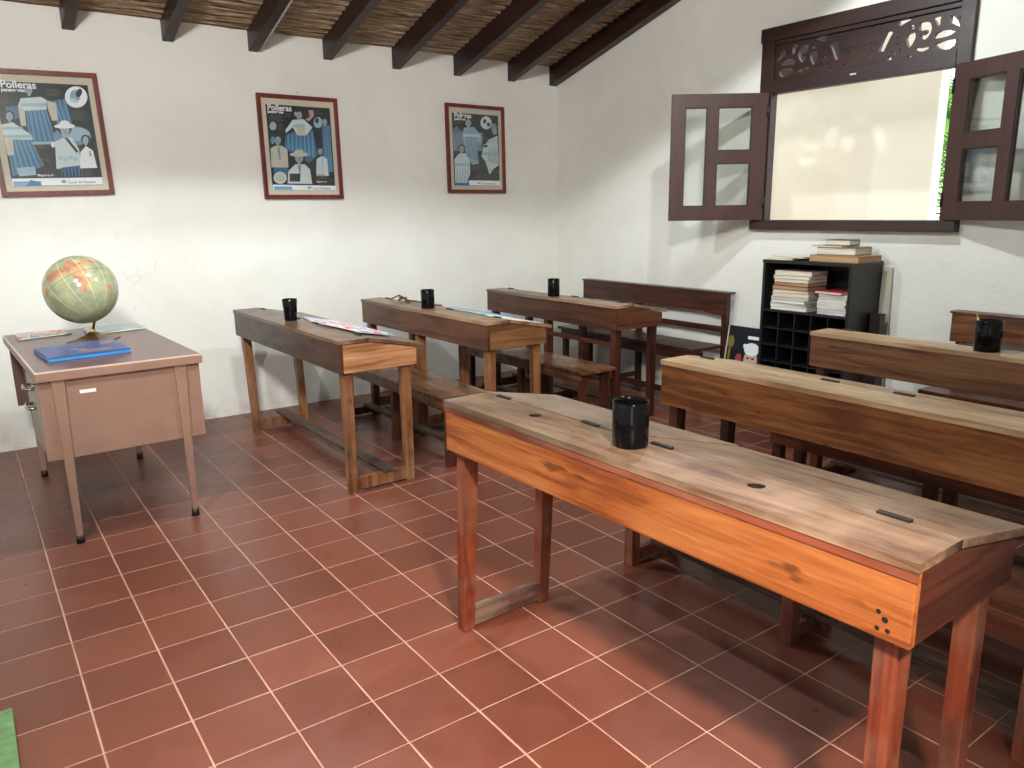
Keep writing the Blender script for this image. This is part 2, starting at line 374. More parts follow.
B('label_plate', FX0-.009, FX0-.003, -1.105, -1.065, 2.378, 2.388, mm('pale_plate', (200, 190, 182)), wf, .0005)

def shutter(hx, hy, ang_dir, w, label, flip):
    """leaf hinged at (hx,hy); ang_dir = direction of the leaf in the xy plane"""
    s = thing('window_shutter', label, 'shutter', (hx, hy, 1.462), ang_dir, 'pair of window shutters')
    H = .88; t = .017
    # local x along the leaf from the hinge
    st = .085
    lp = [[(0, 0), (w, 0), (w, H), (0, H)]]
    # panes: column nearest hinge has two, outer column is one tall pane
    a0, a1 = st+.02, st+.02+(w*.36); b0, b1 = a1+.075, w-.095
    panes = [(a0, a1, .10, .405), (a0, a1, .49, .79), (b0, b1, .10, .79)]
    for x0, x1, z0, z1 in panes: lp.append([(x0, z0), (x1, z0), (x1, z1), (x0, z1)])
    curve_mesh('shutter_frame', lp, t*2, M['shutter'], s, Matrix(((1, 0, 0, 0), (0, 0, -1, 0), (0, 1, 0, 0), (0, 0, 0, 1))))
    for x0, x1, z0, z1 in panes:
        B('glass_pane', x0-.004, x1+.004, -.002, .002, z0-.004, z1+.004, M['glass'], s, 0)
        def bead(bm):
            for (p, q, r_, u) in ((x0, x1, z0, z0+.008), (x0, x1, z1-.008, z1), (x0, x0+.008, z0, z1), (x1-.008, x1, z0, z1)):
                box(bm, p, q, -.012, .012, r_, u, 0)
        obj('glazing_bead', bead, M['frame'], s)
    for z in (.12, .76):
        obj('hinge', lambda bm: tube(bm, (0, flip*.02, z-.04), (0, flip*.02, z+.04), .007), M['darkmetal'], s)
    return s
aL = R(180-127+90)
dL = math.atan2(.409, -.543)
shutter(4.70, -.46, dL, .68, 'brown glazed window shutter swung open on the left side of the window', 1)
dR = math.atan2(-math.cos(R(17)), -math.sin(R(17)))
shutter(4.71, -1.745, dR, .64, 'brown glazed window shutter swung open on the right side of the window', -1)

# ------------------------------------------------------------------ outdoors seen through the window
gr = B('ground', XW+.11, 16, -12, 8, -.12, -.02, plain('outdoor_paving', (150, 146, 136), .9), bev=0); gr['kind'] = 'structure'
ow = B('wall_outside', 6.0, 6.13, -1.02, 6.5, -.02, 3.35, plain('cream_outdoor_wall', (230, 222, 206), .85, var=.005), bev=.01); ow['kind'] = 'structure'
fb = B('trim_outside', 5.93, 5.999, -.42, 6.5, 2.62, 3.3, M['frame'], bev=.003); fb['kind'] = 'structure'
def frond(bm, base, dirv, L, droop, n=26):
    d = Vector(dirv).normalized(); side = d.cross(Vector((0, 0, 1))).normalized(); pts = []
    for i in range(n+1):
        t = i/n; pts.append(Vector(base)+d*L*t+Vector((0, 0, .35*L*t-droop*t*t)))
    path(bm, pts, .008, 5)
    for i in range(3, n):
        p = pts[i]; ll = .42*math.sin(math.pi*min(1, (i/n)*.9+.1))+.06
        for sg in (-1, 1):
            tip = p+side*sg*ll+d*.22*ll+Vector((0, 0, -.5*ll)); w = (pts[i+1]-pts[i]).normalized()*.016
            mid = p.lerp(tip, .5)+Vector((0, 0, .04))
            a, b, c, e, f = [bm.verts.new(q) for q in (p-w, p+w, mid+w*1.1, tip, mid-w*1.1)]
            bm.faces.new((a, b, c, e, f))
palm_m = cover_mat('palm_leaf_green', [lin((70, 150, 40)), lin((150, 205, 80))], 6, .45)
for k, (px, py) in enumerate(((8.5, .35), (11.6, 2.6), (8.2, -3.2))):
    pt = thing('palm_tree', ['green palm with drooping fronds beyond the outdoor wall corner', 'green palm further back behind the outdoor wall corner', 'green palm standing outside to the right of the window view'][k], 'palm', (px, py, -.02), 0, 'palms outside the window')
    obj('trunk', lambda bm: path(bm, [(0, 0, 0), (.03, .02, .7), (.02, .0, 1.6), (0, 0, 2.25)], .09, 12), plain('palm_trunk_bark', (120, 104, 80), .9), pt)
    def fr(bm):
        for i in range(26):
            a = i*2.4; frond(bm, (0, 0, 2.22+.012*i), (math.cos(a), math.sin(a), 0), 1.5+.3*rnd.random(), 1.5+.7*rnd.random()-.065*i)
    obj('fronds', fr, palm_m, pt)

# ------------------------------------------------------------------ school desks
def desk(X, yf, yn, H, theta, label, mats, mid=False, holes=(), bottom=.183, skew=0.0, rail=False, rest=True, fs=0.0, group='long wooden school desks'):
    cy = (yf+yn)/2; L = yf-yn; h = L/2
    t = thing('school_desk', label, 'desk', (X+.24, cy, 0), theta, group)
    mf, me, mt, ml = mats[:4]
    x0 = -.24; xr = x0+.175; xb = x0+.472; xl = x0+.515       # front, ridge, rear panel, lid lip
    zb = H-bottom; dz = .066
    zt = lambda x: H-dz*(max(0, x-xr))/(xl-xr)                # lid top height at x
    B('front_panel', x0, x0+.022, -h, h, zb, H-.019, mf, t, .003)
    B('rear_panel', xb-.022, xb, -h+.02, h-.02, zb, zt(xb)-.024, mf, t, .003)
    for sy in (-1, 1):
        y0, y1 = sorted((sy*h, sy*(h-.022)))
        y0 += .0008; y1 -= .0008
        obj('end_panel', lambda bm: prism(bm, [(x0+.022, zb), (xb-.001, zb), (xb-.001, zt(xb)-.026), (xr, H-.024), (x0+.022, H-.024)], y0, y1, 'y', .002), me, t)
        # nail heads / pegs in the end panel corners
    B('bottom_board', x0+.022, xb-.022, -h+.022, h-.022, zb+.01, zb+.022, mf, t, .001)
    # level strip with inkwell holes
    lps = [[(x0-.004, -h-.004), (xr-.0015, -h-.004), (xr-.0015, h+.004), (x0-.004, h+.004)]]
    for y in holes: lps.append(ell(x0+.115, y, .022, .022, 0, 0, 360, 24))
    top = curve_mesh('top_strip', lps, .021, mt, t, Matrix.Translation((0, 0, H-.0105)))
    for y in holes:
        obj('inkwell', lambda bm: lathe(bm, [(0, H-.06), (.021, H-.06), (.021, H-.003)], 24, x0+.115, y), M['hole'], t)
    # two sloping lids
    my = skew
    for a, b, sk in ((-h-.004, my-.002, (0, skew)), (my+.002, h+.004, (skew, 0))):
        if a < -h:   # near lid
            ya0, ya1, yb0, yb1 = a, b+.07*(skew != 0), a, b-.10*(skew != 0)
            up_ = 0
        else:
            ya0, ya1, yb0, yb1 = a+.07*(skew != 0), b, a-.10*(skew != 0), b
            up_ = .004*(skew != 0)
        def lid(bm):
            hexa(bm, [(xr+.0015, ya0, H-.022), (xl, yb0, zt(xl)-.022), (xl, yb1, zt(xl)-.022), (xr+.0015, ya1, H-.022),
                      (xr+.0015, ya0, H+up_), (xl, yb0, zt(xl)+up_), (xl, yb1, zt(xl)+up_), (xr+.0015, ya1, H+up_)], .003)
        lo = obj('lid', lid, mt, t)
        for yy in ((ya0+.14, ya1-.16) if a < -h else (ya0+.13, ya1-.115)):
            obj('hinge', lambda bm: (box(bm, xr-.006, xr+.010, yy-.037, yy+.037, H-.001, H+.006, .002)), M['darkmetal'], lo)
    # legs on two sled feet with a plank foot rest
    lx = [(x0+.024, x0+.084), (xb-.082, xb-.024)]
    ys = [-h+.030, h-.080]
    for k, yy in enumerate(ys):
        for (a, b) in lx:
            def leg(bm):
                sp = fs if k == 1 else 0
                hexa(bm, [(a+.006, yy+.002+sp, .0), (b-.004, yy+.002+sp, .0), (b-.004, yy+.048+sp, .0), (a+.006, yy+.048+sp, .0),
                          (a, yy, zb+.012), (b, yy, zb+.012), (b, yy+.05, zb+.012), (a, yy+.05, zb+.012)], .003)
            obj('leg', leg, ml, t)
        so_ = fs*.9*k; B('foot_rail', lx[0][1]-.012, lx[1][0]+.012, yy+.008+so_, yy+.040+so_, .012, .085, mats[4] if len(mats) > 4 else ml, t, .003)
    if mid is not False:
        for (a, b) in lx:
            obj('leg', lambda bm: box(bm, a, b, mid-.025, mid+.025, 0, zb+.012, .003), ml, t)
        B('foot_rail', lx[0][1]-.012, lx[1][0]+.012, mid-.016, mid+.016, .012, .085, ml, t, .003)
    if rest: B('foot_rest', x0+.235, x0+.31, -h+.02, h-.03, .085, .105, M['plank'], t, .003)
    if rail:
        B('stretcher_rail', x0+.03, x0+.055, ys[0]+.02, h-.05, .575, .605, ml, t, .002)
    return t

W = wood
M['plank'] = W('grey_worn_plank', (65, 50, 39), (91, 72, 58), (117, 97, 78), 'y', .6, True)
legA = W('reddish_leg_wood', (91, 39, 25), (118, 54, 33), (139, 72, 46), 'z', .4, True, .15, 1)
legB = W('orange_leg_wood', (98, 58, 32), (127, 79, 45), (148, 100, 61), 'z', .42, True, .12, 2)
legC = W('dark_leg_wood', (55, 25, 16), (73, 35, 22), (89, 46, 30), 'z', .4, True, 0, 3)
topA = W('worn_greyish_top', (89, 64, 46), (114, 89, 68), (134, 109, 86), 'y', .33, False, .25, 4)
topB = W('pale_worn_top', (147, 109, 76), (180, 143, 104), (199, 166, 127), 'y', .33, False, .25, 5)
topC = W('brown_worn_top', (77, 54, 39), (97, 70, 52), (116, 87, 65), 'y', .33, False, .1, 6)
topD = W('tan_worn_top', (105, 77, 54), (130, 98, 70), (149, 118, 88), 'y', .33, False, .2, 8)
lipm = W('reddish_top_edge', (101, 49, 31), (123, 61, 40), (141, 76, 52), 'y', .4, False, .1, 3)
fF1 = W('honey_orange_board', (133, 70, 34), (159, 92, 45), (175, 112, 62), 'y', .38, True, 0, 1.3)
fF2 = W('amber_brown_board', (95, 53, 23), (121, 72, 34), (142, 92, 48), 'y', .36, True, 0, 2.1)
fF3 = W('caramel_board', (87, 53, 31), (109, 71, 42), (126, 87, 55), 'y', .4, True, 0, 3.7)
fL1 = W('dark_walnut_board', (53, 34, 23), (71, 47, 32), (87, 60, 42), 'y', .36, True, 0, 4.4)
fL2 = W('brown_varnished_board', (67, 39, 23), (87, 52, 34), (102, 65, 44), 'y', .36, True, 0, 5.2)
fL3 = W('red_brown_board', (62, 33, 19), (81, 45, 28), (96, 57, 36), 'y', .36, True, 0, 6.6)
eF1 = W('reddish_end_board', (65, 32, 23), (81, 43, 31), (94, 55, 40), 'x', .35, False, 0, 1)
eL1 = W('light_pine_end_board', (147, 95, 58), (176, 123, 82), (193, 145, 104), 'x', .42, True, 0, 2)
eL2 = W('tan_end_board', (102, 65, 36), (126, 84, 50), (143, 102, 64), 'x', .4, True, 0, 3)
eL3 = W('brown_end_board', (70, 39, 23), (91, 52, 32), (106, 65, 42), 'x', .38, True, 0, 4)

D1 = desk(1.20, -1.790, -3.434, .905, R(1.4), 'long honey-orange school desk in the foreground with two inkwell holes and a black mug', (fF1, eF1, topA, legA, W('worn_grey_sled_wood', (74, 50, 44), (100, 72, 64), (128, 100, 92), 'x', .6, False, .2, 2)), False, holes=(.455, -.385), skew=.06, rest=False, fs=.045)
D2 = desk(2.385, -1.69, -3.40, .885, 0, 'long amber-brown school desk directly behind the foreground desk, with a bright empty top', (fF2, eL3, topB, legC), False, bottom=.205)
D3 = desk(3.60, -1.645, -3.36, .885, 0, 'long caramel-brown school desk in the back row right, carrying a mug with a pencil', (fF3, eL3, topB, legC), False, bottom=.19)
D4 = desk(1.435, 1.575, -.235, .884, R(.8), 'dark-fronted school desk with a pale pine end, next to the teacher desk', (fL1, eL1, topC, legB), False, fs=-.07)
D5 = desk(2.435, 1.575, -.165, .884, R(1.0), 'brown school desk with a tan end, middle of the left column, with a cyan folder', (fL2, eL2, topD, legB), -.0+.05)
D6 = desk(3.60, 1.54, -.10, .884, 0, 'red-brown school desk at the back of the left column, in front of the high-backed bench', (fL3, eL3, topD, legC), .0+.02, rail=True)
B('front_lip', -.2425, -.2395, -.826, .826, .905-.042, .905-.0225, lipm, D1, .001, 'reddish strip along the upper front edge')
for y_, z_, r_ in ((-.757, .778, .005), (-.771, .765, .0065), (-.757, .742, .005), (-.778, .744, .005)):
    obj('nail_head', lambda bm: tube(bm, (-.2395, y_, z_), (-.2405, y_, z_), r_, n=12), M['hole'], D1)

# ------------------------------------------------------------------ benches
seatA = W('worn_seat_wood', (82, 50, 30), (108, 70, 44), (128, 90, 60), 'y', .3, True, .06, 2)
seatB = W('reddish_seat_wood', (73, 36, 22), (97, 52, 33), (114, 68, 46), 'y', .32, True, 0, 4)
def bench(x0, yn, yf, tr, label, ms, ml, zs=.45, w=.32, plank=True, backed=False):
    cy = (yn+yf)/2; h = (yf-yn)/2
    t = thing('bench', label, 'bench', (x0+w/2, cy, 0), 0, 'wooden benches behind the desks')
    a = -w/2
    B('seat_board', a, a+w*.52, -h, h, zs-.024, zs, ms, t, .004)
    B('seat_board', a+w*.52+.003, a+w, -h, h, zs-.024, zs-.001, ms, t, .004)
    B('apron', a+.012, a+.032, -h+.03, h-.03, zs-.085, zs-.025, ms, t, .002)
    B('apron', a+w-.032, a+w-.012, -h+.03, h-.03, zs-.085, zs-.025, ms, t, .002)
    for y in tr:
        yy = y-cy
        for u in (a+.034, a+w-.084):
            obj('leg', lambda bm: box(bm, u, u+.048, yy-.025, yy+.025, 0, zs-.026, .003), ml, t)
        B('foot_rail', a+.082, a+w-.084, yy-.015, yy+.015, .012, .07, ml, t, .002)
    if plank: B('stretcher_plank', a+w*.52, a+w*.52+.06, -h+.06, h-.06, .07, .09, M['plank'], t, .002)
    return t
bench(2.125, -.16, 1.44, (-.125, .60, 1.36), 'low plank bench behind the dark-fronted desk nearest the teacher desk', seatA, legC, w=.33)
bench(3.26, -.125, 1.45, (-.065, .66, 1.38), 'low plank bench between the two rear desks of the left column', seatA, legC, w=.325)
bench(2.065, -3.44, -1.73, (-1.79, -2.60, -3.37), 'low plank bench behind the foreground desk, mostly hidden under it', seatB, legA, w=.33)
bench(3.13, -3.42, -1.72, (-1.775, -2.55, -3.34), 'low plank bench behind the amber-brown desk, only its legs showing', seatB, legC, w=.31)

def high_bench(x0, yn, yf, label, zs=.50, zt=.93, front=None, m2=None):
    cy = (yn+yf)/2; h = (yf-yn)/2; w = .33
    mb = W('dark_brown_bench_'+str(round(yn, 1)), (48, 26, 18), (66, 36, 25), (82, 46, 33), 'y', .34, False, 0, yn) if m2 is None else m2
    t = thing('high_backed_bench', label, 'bench', (x0+w/2, cy, 0), 0, 'high-backed benches by the window wall')
    a = -w/2
    B('seat', a-.01, a+w-.002, -h+.035, h-.0, zs-.025, zs, mb, t, .004)
    B('apron', a+.01, a+.03, -h+.03, h-.03, zs-.10, zs-.026, mb, t, .003)
    for yy in (-h+.02, 0.12, h-.07):
        B('leg', a+.032, a+.08, yy, yy+.045, 0, zs-.026, M['legD'], t, .003)
        B('rear_post', a+w, a+w+.045, yy, yy+.045, 0, zt-.02, M['legD'], t, .003)
        B('side_rail', a+.08, a+w, yy+.008, yy+.036, .10, .14, M['legD'], t, .002)
    # back board with shaped lower edge
    z0, z1 = zt-.165, zt-.015
    def back(bm):
        e = [(-h, z1), (h, z1), (h, z0-.02)]
        for i in range(13):
            s = 1-2*i/12; e.append((s*(h-.14), z0+(.004 if abs(s) < .93 else -.012)))
        e.append((-h, z0-.02))
        prism(bm, e, a+w-.022, a+w-.001, 'x')
    obj('back_board', back, mb, t)
    B('cap_rail', a+w-.032, a+w+.055, -h-.02, h+.01, zt-.015, zt, mb, t, .004)
    B('back_rail', a+w-.018, a+w-.001, -h+.03, h-.03, .60, .645, mb, t, .002)
    B('stretcher', a+.035, a+.06, -h+.05, h-.05, .10, .145, mb, t, .002)
    return t
M['legD'] = W('blackish_leg_wood', (40, 20, 14), (56, 29, 21), (70, 38, 28), 'z', .38, False)
high_bench(4.33, -.235, 1.45, 'dark high-backed wooden bench against the window wall, left of the black shelf unit', zt=.915)
high_bench(4.33, -3.5, -1.90, 'high-backed wooden bench at the right picture edge below the open shutter', zt=.935,
           m2=W('two_tone_bench_board', (70, 34, 20), (92, 50, 30), (132, 84, 48), 'y', .34, False, 0, 9))

# ------------------------------------------------------------------ black mugs
def mug(x, y, z, h, r, rt_, label, handle=None, n=48):
    t = thing('mug', label, 'mug', (x, y, z), 0, 'black mugs on the school desks')
    pf = [(0, .0), (r*.93, 0), (r, .004), (r+(rt_-r)*.5, h*.5), (rt_, h-.003), (rt_-.002, h), (rt_-.005, h-.002), (rt_-.006, h-.01), (r-.005, .008), (0, .008)]
    obj('cup_body', lambda bm: lathe(bm, pf, n), M['black'], t)
    if handle is not None:
        c, s = math.cos(R(handle)), math.sin(R(handle))
        obj('handle', lambda bm: path(bm, [(c*q, s*q, zz) for q, zz in ((r-.003, h*.80), (r+.022, h*.82), (r+.038, h*.68), (r+.040, h*.5), (r+.032, h*.34), (r-.003, h*.24))], .006, 10), M['black'], t)
    return t
mug(1.318, -2.58, .905, .129, .051, .052, 'glossy black mug on the honey-orange foreground desk', None)
mug(1.545, .74, .884, .138, .040, .050, 'black flared cup on the dark-fronted desk nearest the teacher desk', None, 8)
mug(2.53, .70, .884, .132, .047, .048, 'black mug on the middle desk of the left column, before the cyan folder', None)
mug(3.675, .70, .884, .138, .047, .048, 'black mug on the rearmost desk of the left column', None)
m5 = mug(3.69, -2.50, .884, .145, .056, .057, 'black mug holding a pencil on the back right desk', None)
pn = thing('pencil', 'pale pencil sticking out of the black mug on the back right desk', 'pencil', (3.69, -2.50, .893))
obj('pencil_shaft', lambda bm: tube(bm, (-.02, .0, .006), (-.03, .043, .148), .0035, n=6), mm('pencil_yellow', (214, 178, 96)), pn)
obj('pencil_tip', lambda bm: tube(bm, (-.03, .043, .148), (-.0315, .048, .166), .0035, .0006, n=6), mm('pencil_wood', (230, 212, 170)), pn)

# ------------------------------------------------------------------ folders and papers on the desks
def sheet(name, cx, cy, z, w, l, rz, th, mat, label, cat='folder', ry=0, group=None, edge=None):
    t = thing(name, label, cat, (cx, cy, z), 0, group); t.rotation_euler = (0, ry, 0)
    r = Matrix.Rotation(R(rz), 4, 'Z')
    def f(bm, z0, z1, s=1.0):
        box(bm, -w/2*s, w/2*s, -l/2*s, l/2*s, z0, z1, .0008); bmesh.ops.transform(bm, matrix=r, verts=bm.verts)
    obj('cover', lambda bm: f(bm, th*.65, th), mat, t)
    obj('pages', lambda bm: f(bm, 0.0, th*.64, .985), edge or M['white'], t)
    return t
sl = math.atan(.066/.34)
RB = [lin((60, 150, 205)), lin((210, 225, 235)), lin((214, 44, 60)), lin((235, 236, 238)), lin((60, 140, 205))]
def lidz(X, H, x): return H-.066*max(0, x-X-.175)/.34
sheet('magazine', 1.745, .225, lidz(1.435, .884, 1.745)+.012, .24, .52, 8, .010, cover_mat('red_blue_cover', RB, 7), 'red, white and blue glossy magazine on the dark-fronted desk, nearest its pale end', 'magazine', sl)
sheet('folder', 1.77, .74, lidz(1.435, .884, 1.77)+.002, .24, .34, -12, .007, cover_mat('pale_lilac_cover', [lin((222, 224, 236)), lin((176, 186, 216)), lin((236, 234, 236))], 9), 'pale lilac paper folder beside the flared black cup', 'folder', sl)
sheet('folder', 2.80, .45, lidz(2.435, .884, 2.80)+.005, .24, .44, -6, .010, cover_mat('cyan_cover', [lin((74, 178, 214)), lin((50, 150, 196)), lin((150, 210, 216))], 8), 'cyan folder on the middle desk of the left column', 'folder', sl)
sheet('folder', 2.79, .02, lidz(2.435, .884, 2.79)+.002, .22, .30, 14, .006, cover_mat('white_green_cover', [lin((236, 236, 232)), lin((225, 228, 226)), lin((120, 190, 180))], 8), 'white paper folder lying beside the cyan folder', 'folder', sl)
def glasses(bm):
    path(bm, [(-.02, .42, .004), (.02, .36, .035), (.05, .30, .006), (.03, .20, .004), (.05, .05, .006), (.02, -.10, .004), (.06, -.22, .005)], .006, 6)
    path(bm, [(.05, .40, .004), (-.01, .30, .03), (.03, .26, .005), (.06, .14, .005)], .005, 6)
    path(bm, [(.0, .34, .004), (.04, .28, .022), (.0, .22, .004), (-.02, .12, .004)], .007, 6)
tag(obj('leather_strap', glasses, plain('brown_leather', (88, 70, 46), .6), None, (2.585, .92, .889)), 'twisted thin brown leather strap lying on the middle desk behind its mug', 'strap')

# ------------------------------------------------------------------ teacher desk
td = thing('teacher_desk', 'tan steel teacher desk with a brown laminate top and drawers, at the left wall side', 'desk', (.409, .69, 0), R(2.0))
X0, X1, Y0, Y1, ZT = -.37, .37, -.71, .76, .86
B('desk_top', X0+.004, X1-.004, Y0+.004, Y1-.004, ZT-.03, ZT, M['top_lam'], td, .002)
def edging(bm):
    for (a, b, c, d) in ((X0, X1, Y0, Y0+.004), (X0, X1, Y1-.004, Y1), (X0, X0+.004, Y0, Y1), (X1-.004, X1, Y0, Y1)): box(bm, a, b, c, d, ZT-.042, ZT-.008, .001)
B('top_rim', X0, X1, Y0, Y1, ZT-.046, ZT-.006, M['steel'], td, .003)
obj('edge_trim', lambda bm: [box(bm, a, b, c, d, ZT-.006, ZT+.0015, .0006) for (a, b, c, d) in ((X0, X1, Y0, Y0+.006), (X0, X1, Y1-.006, Y1), (X0, X0+.006, Y0+.006, Y1-.006), (X1-.006, X1, Y0+.006, Y1-.006))], M['edge_al'], td)
B('end_panel', X0+.005, X1-.03, Y0+.028, Y0+.04, .43, ZT-.046, M['steel'], td, .002)
B('end_panel', X0+.02, X1-.03, Y1-.06, Y1-.04, .43, ZT-.046, M['steel_dark'], td, .002)
B('modesty_panel', X1-.03, X1-.012, Y0+.03, Y1-.04, .43, ZT-.046, M['steel'], td, .002)
B('pedestal', X0+.03, X1-.032, Y0+.04, Y0+.46, .43, ZT-.05, M['steel_dark'], td, .002)
for z0, z1 in ((.715, .80), (.455, .705)):
    d = B('drawer', X0+.006, X0+.029, Y0+.052, Y0+.45, z0, z1, M['drawer'], td, .004)
    zc = z1-.045
    h = obj('handle', lambda bm: path(bm, [(X0+.006, Y0+.18, zc), (X0-.022, Y0+.185, zc+.002), (X0-.030, Y0+.25, zc), (X0-.022, Y0+.315, zc+.002), (X0+.006, Y0+.32, zc)], .008, 10), M['chrome'], d)
    if z0 > .7: obj('lock', lambda bm: tube(bm, (X0+.006, Y0+.10, z1-.015), (X0-.004, Y0+.10, z1-.015), .010), M['chrome'], d)
for (lx_, ly_) in ((-.28, -.69), (.262, -.69), (-.28, .56), (.262, .56)):
    def leg(bm):
        hexa(bm, [(lx_-.013, ly_-.004, .03), (lx_+.013, ly_-.004, .03), (lx_+.013, ly_+.022, .03), (lx_-.013, ly_+.022, .03),
                  (lx_-.028, ly_-.008, ZT-.047), (lx_+.028, ly_-.008, ZT-.047), (lx_+.028, ly_+.0165, ZT-.047), (lx_-.028, ly_+.0165, ZT-.047)], .003)
    l_ = obj('leg', leg, M['steel'], td)
    obj('foot_cap', lambda bm: tube(bm, (lx_, ly_+.009, 0), (lx_, ly_+.009, .04), .020, .018, 12), M['darkmetal'], l_)
B('sticker', -.265+.07, -.265+.14, Y0+.0265, Y0+.028, .735, .752, M['white'], td, .0003, 'small white sticker')

# globe
GR = .190; gx, gy, gz = .398, .86, 1.150
TOP = .86
gl = thing('globe', 'old terrestrial globe on a brass foot standing on the teacher desk', 'globe', (gx+.03, gy, TOP+.0018))
tow = Vector((-.558, -4.93, .39)).normalized(); rgt = Vector((0, 0, 1)).cross(tow).normalized(); gup = tow.cross(rgt)
def gd(a, b, s=1): 
    return (rgt*a+gup*b+tow*s*math.sqrt(max(0, 1-a*a-b*b))).normalized()
axis = -gd(.35, -.80)
def globe_mat():
    t = NT('printed_globe'); v = t.vec()
    nz = t.n('ShaderNodeTexNoise'); nz.inputs['Scale'].default_value = 11; nz.inputs['Detail'].default_value = 5; t.l(v, nz.inputs['Vector'])
    sub = t.n('ShaderNodeVectorMath', operation='SUBTRACT'); t.l(nz.outputs['Color'], sub.inputs[0]); sub.inputs[1].default_value = (.5, .5, .5)
    scl = t.n('ShaderNodeVectorMath', operation='SCALE'); t.l(sub.outputs[0], scl.inputs[0]); scl.inputs['Scale'].default_value = .10
    add = t.n('ShaderNodeVectorMath', operation='ADD'); t.l(v, add.inputs[0]); t.l(scl.outputs[0], add.inputs[1])
    land = None
    for (a, b, r) in ((-.10, .66, .30), (.02, .52, .24), (.04, .33, .22), (.06, .13, .18), (.08, -.03, .12), (-.55, .44, .20), (-.42, .42, .12), (-.72, .40, .14), (.35, .72, .13), (.75, .05, .11), (-.85, -.1, .12), (.2, .80, .16)):
        dst = t.n('ShaderNodeVectorMath', operation='DISTANCE'); t.l(add.outputs[0], dst.inputs[0]); dst.inputs[1].default_value = gd(a, b)*GR
        m = t.math('SUBTRACT', r*GR, dst.outputs['Value']); land = m if land is None else t.math('MAXIMUM', land, m)
    lf = t.math('GREATER_THAN', land, 0.0)
    vor = t.n('ShaderNodeTexVoronoi'); vor.inputs['Scale'].default_value = 20; t.l(add.outputs[0], vor.inputs['Vector'])
    lc = t.ramp(vor.outputs['Color'], [(.2, (170, 98, 78)), (.5, (184, 122, 92)), (.7, (176, 144, 100)), (.9, (166, 92, 80))])
    sea = t.ramp(t.noise(v, 13, 5, .6), [(.35, (128, 138, 112)), (.55, (158, 160, 126)), (.7, (180, 168, 122))])
    c = t.mix(t.math('MULTIPLY', lf, .8), sea, lc)
    # meridians
    nrm = t.n('ShaderNodeVectorMath', operation='NORMALIZE'); t.l(v, nrm.inputs[0])
    e1 = axis.orthogonal().normalized(); e2 = axis.cross(e1)
    def dot(w):
        o = t.n('ShaderNodeVectorMath', operation='DOT_PRODUCT'); t.l(nrm.outputs[0], o.inputs[0]); o.inputs[1].default_value = w; return o.outputs['Value']
    az = t.math('ARCTAN2', dot(e1), dot(e2)); la = t.math('ARCSINE', dot(axis))
    def lines(x, n, w):
        f = t.math('FRACT', t.math('MULTIPLY', x, n/(2*math.pi))); return t.math('LESS_THAN', t.math('ABSOLUTE', t.math('SUBTRACT', f, .5)), w)
    c = t.mix(t.math('MULTIPLY', lines(az, 12, .03), .38), c, lin((222, 212, 170)))
    c = t.mix(t.math('MULTIPLY', t.math('LESS_THAN', t.math('ABSOLUTE', la), .012), .5), c, lin((90, 84, 66)))
    c = t.mix(t.math('MULTIPLY', lines(la, 12, .02), .25), c, lin((110, 104, 80)))
    t.col(c); t.rough(.16); return t.m
def sph(bm): bmesh.ops.create_uvsphere(bm, u_segments=64, v_segments=40, radius=GR); [setattr(f, 'smooth', True) for f in bm.faces]
gb = obj('globe_ball', sph, globe_mat(), gl, (-.03, 0, gz-TOP))
pol = Vector((-.03, 0, gz-TOP))-axis*GR
obj('stem', lambda bm: (tube(bm, (0.0, 0, .05), (pol.x*.6, pol.y*.6, pol.z-.005), .008, .006), tube(bm, (pol.x*.6, pol.y*.6, pol.z-.006), pol+axis*.004, .012, .008)), M['brass'], gl)
obj('collar_knob', lambda bm: lathe(bm, [(0, .045), (.014, .047), (.018, .062), (.012, .078), (0, .08)], 20), mm('ivory_knob', (216, 196, 150)), gl)
obj('axis_cap', lambda bm: tube(bm, Vector((-.03, 0, gz-TOP))+axis*(GR-.002), Vector((-.03, 0, gz-TOP))+axis*(GR+.01), .006, .004), M['brass'], gl)
def gbase(bm):
    rings = []
    for r, z in ((.145, 0), (.145, .004), (.09, .016), (.045, .032), (.016, .05)):
        rings.append([bm.verts.new((r*math.cos(R(10+a))*(1.0 if i % 2 == 0 else .80), r*math.sin(R(10+a))*(1.0 if i % 2 == 0 else .80), z)) for i, a in enumerate(range(0, 360, 45))])
    for A, B_ in zip(rings, rings[1:]):
        for i in range(8): bm.faces.new((A[i], A[(i+1) % 8], B_[(i+1) % 8], B_[i]))
    bm.faces.new(rings[0][::-1]); bm.faces.new(rings[-1])
obj('brass_foot', gbase, M['brass'], gl)

# folders on the teacher desk
def poly_folder(name, pts, z, th, mats, label, cat, slope=None, extra=None):
    cx = sum(p[0] for p in pts)/len(pts); cy = sum(p[1] for p in pts)/len(pts)
    t = thing(name, label, cat, (cx, cy, z))
    q = [(p[0]-cx, p[1]-cy) for p in pts]; i = [(a*.975, b*.985) for a, b in q]
    obj('cover', lambda bm: prism(bm, q, th*.72, th, 'z', .0012), mats[0], t)
    obj('pages', lambda bm: prism(bm, i, th*.22, th*.71, 'z'), mats[1], t)
    obj('back_cover', lambda bm: prism(bm, q, 0, th*.21, 'z'), mats[2], t)
    return t
blue = mm('bright_blue_plastic', (62, 138, 196), .25)
art1 = cover_mat('space_picture_cover', [lin((54, 62, 106)), lin((60, 70, 118)), lin((66, 78, 126)), lin((74, 84, 130)), lin((140, 112, 98)), lin((84, 94, 138)), lin((170, 174, 190))], 7, .42, 3)
poly_folder('folder', [(.145, .23), (.525, .29), (.50, .70), (.112, .64)], .8618, .022, (art1, blue, blue), 'thick blue folder with a dark printed cover at the front of the teacher desk', 'folder')
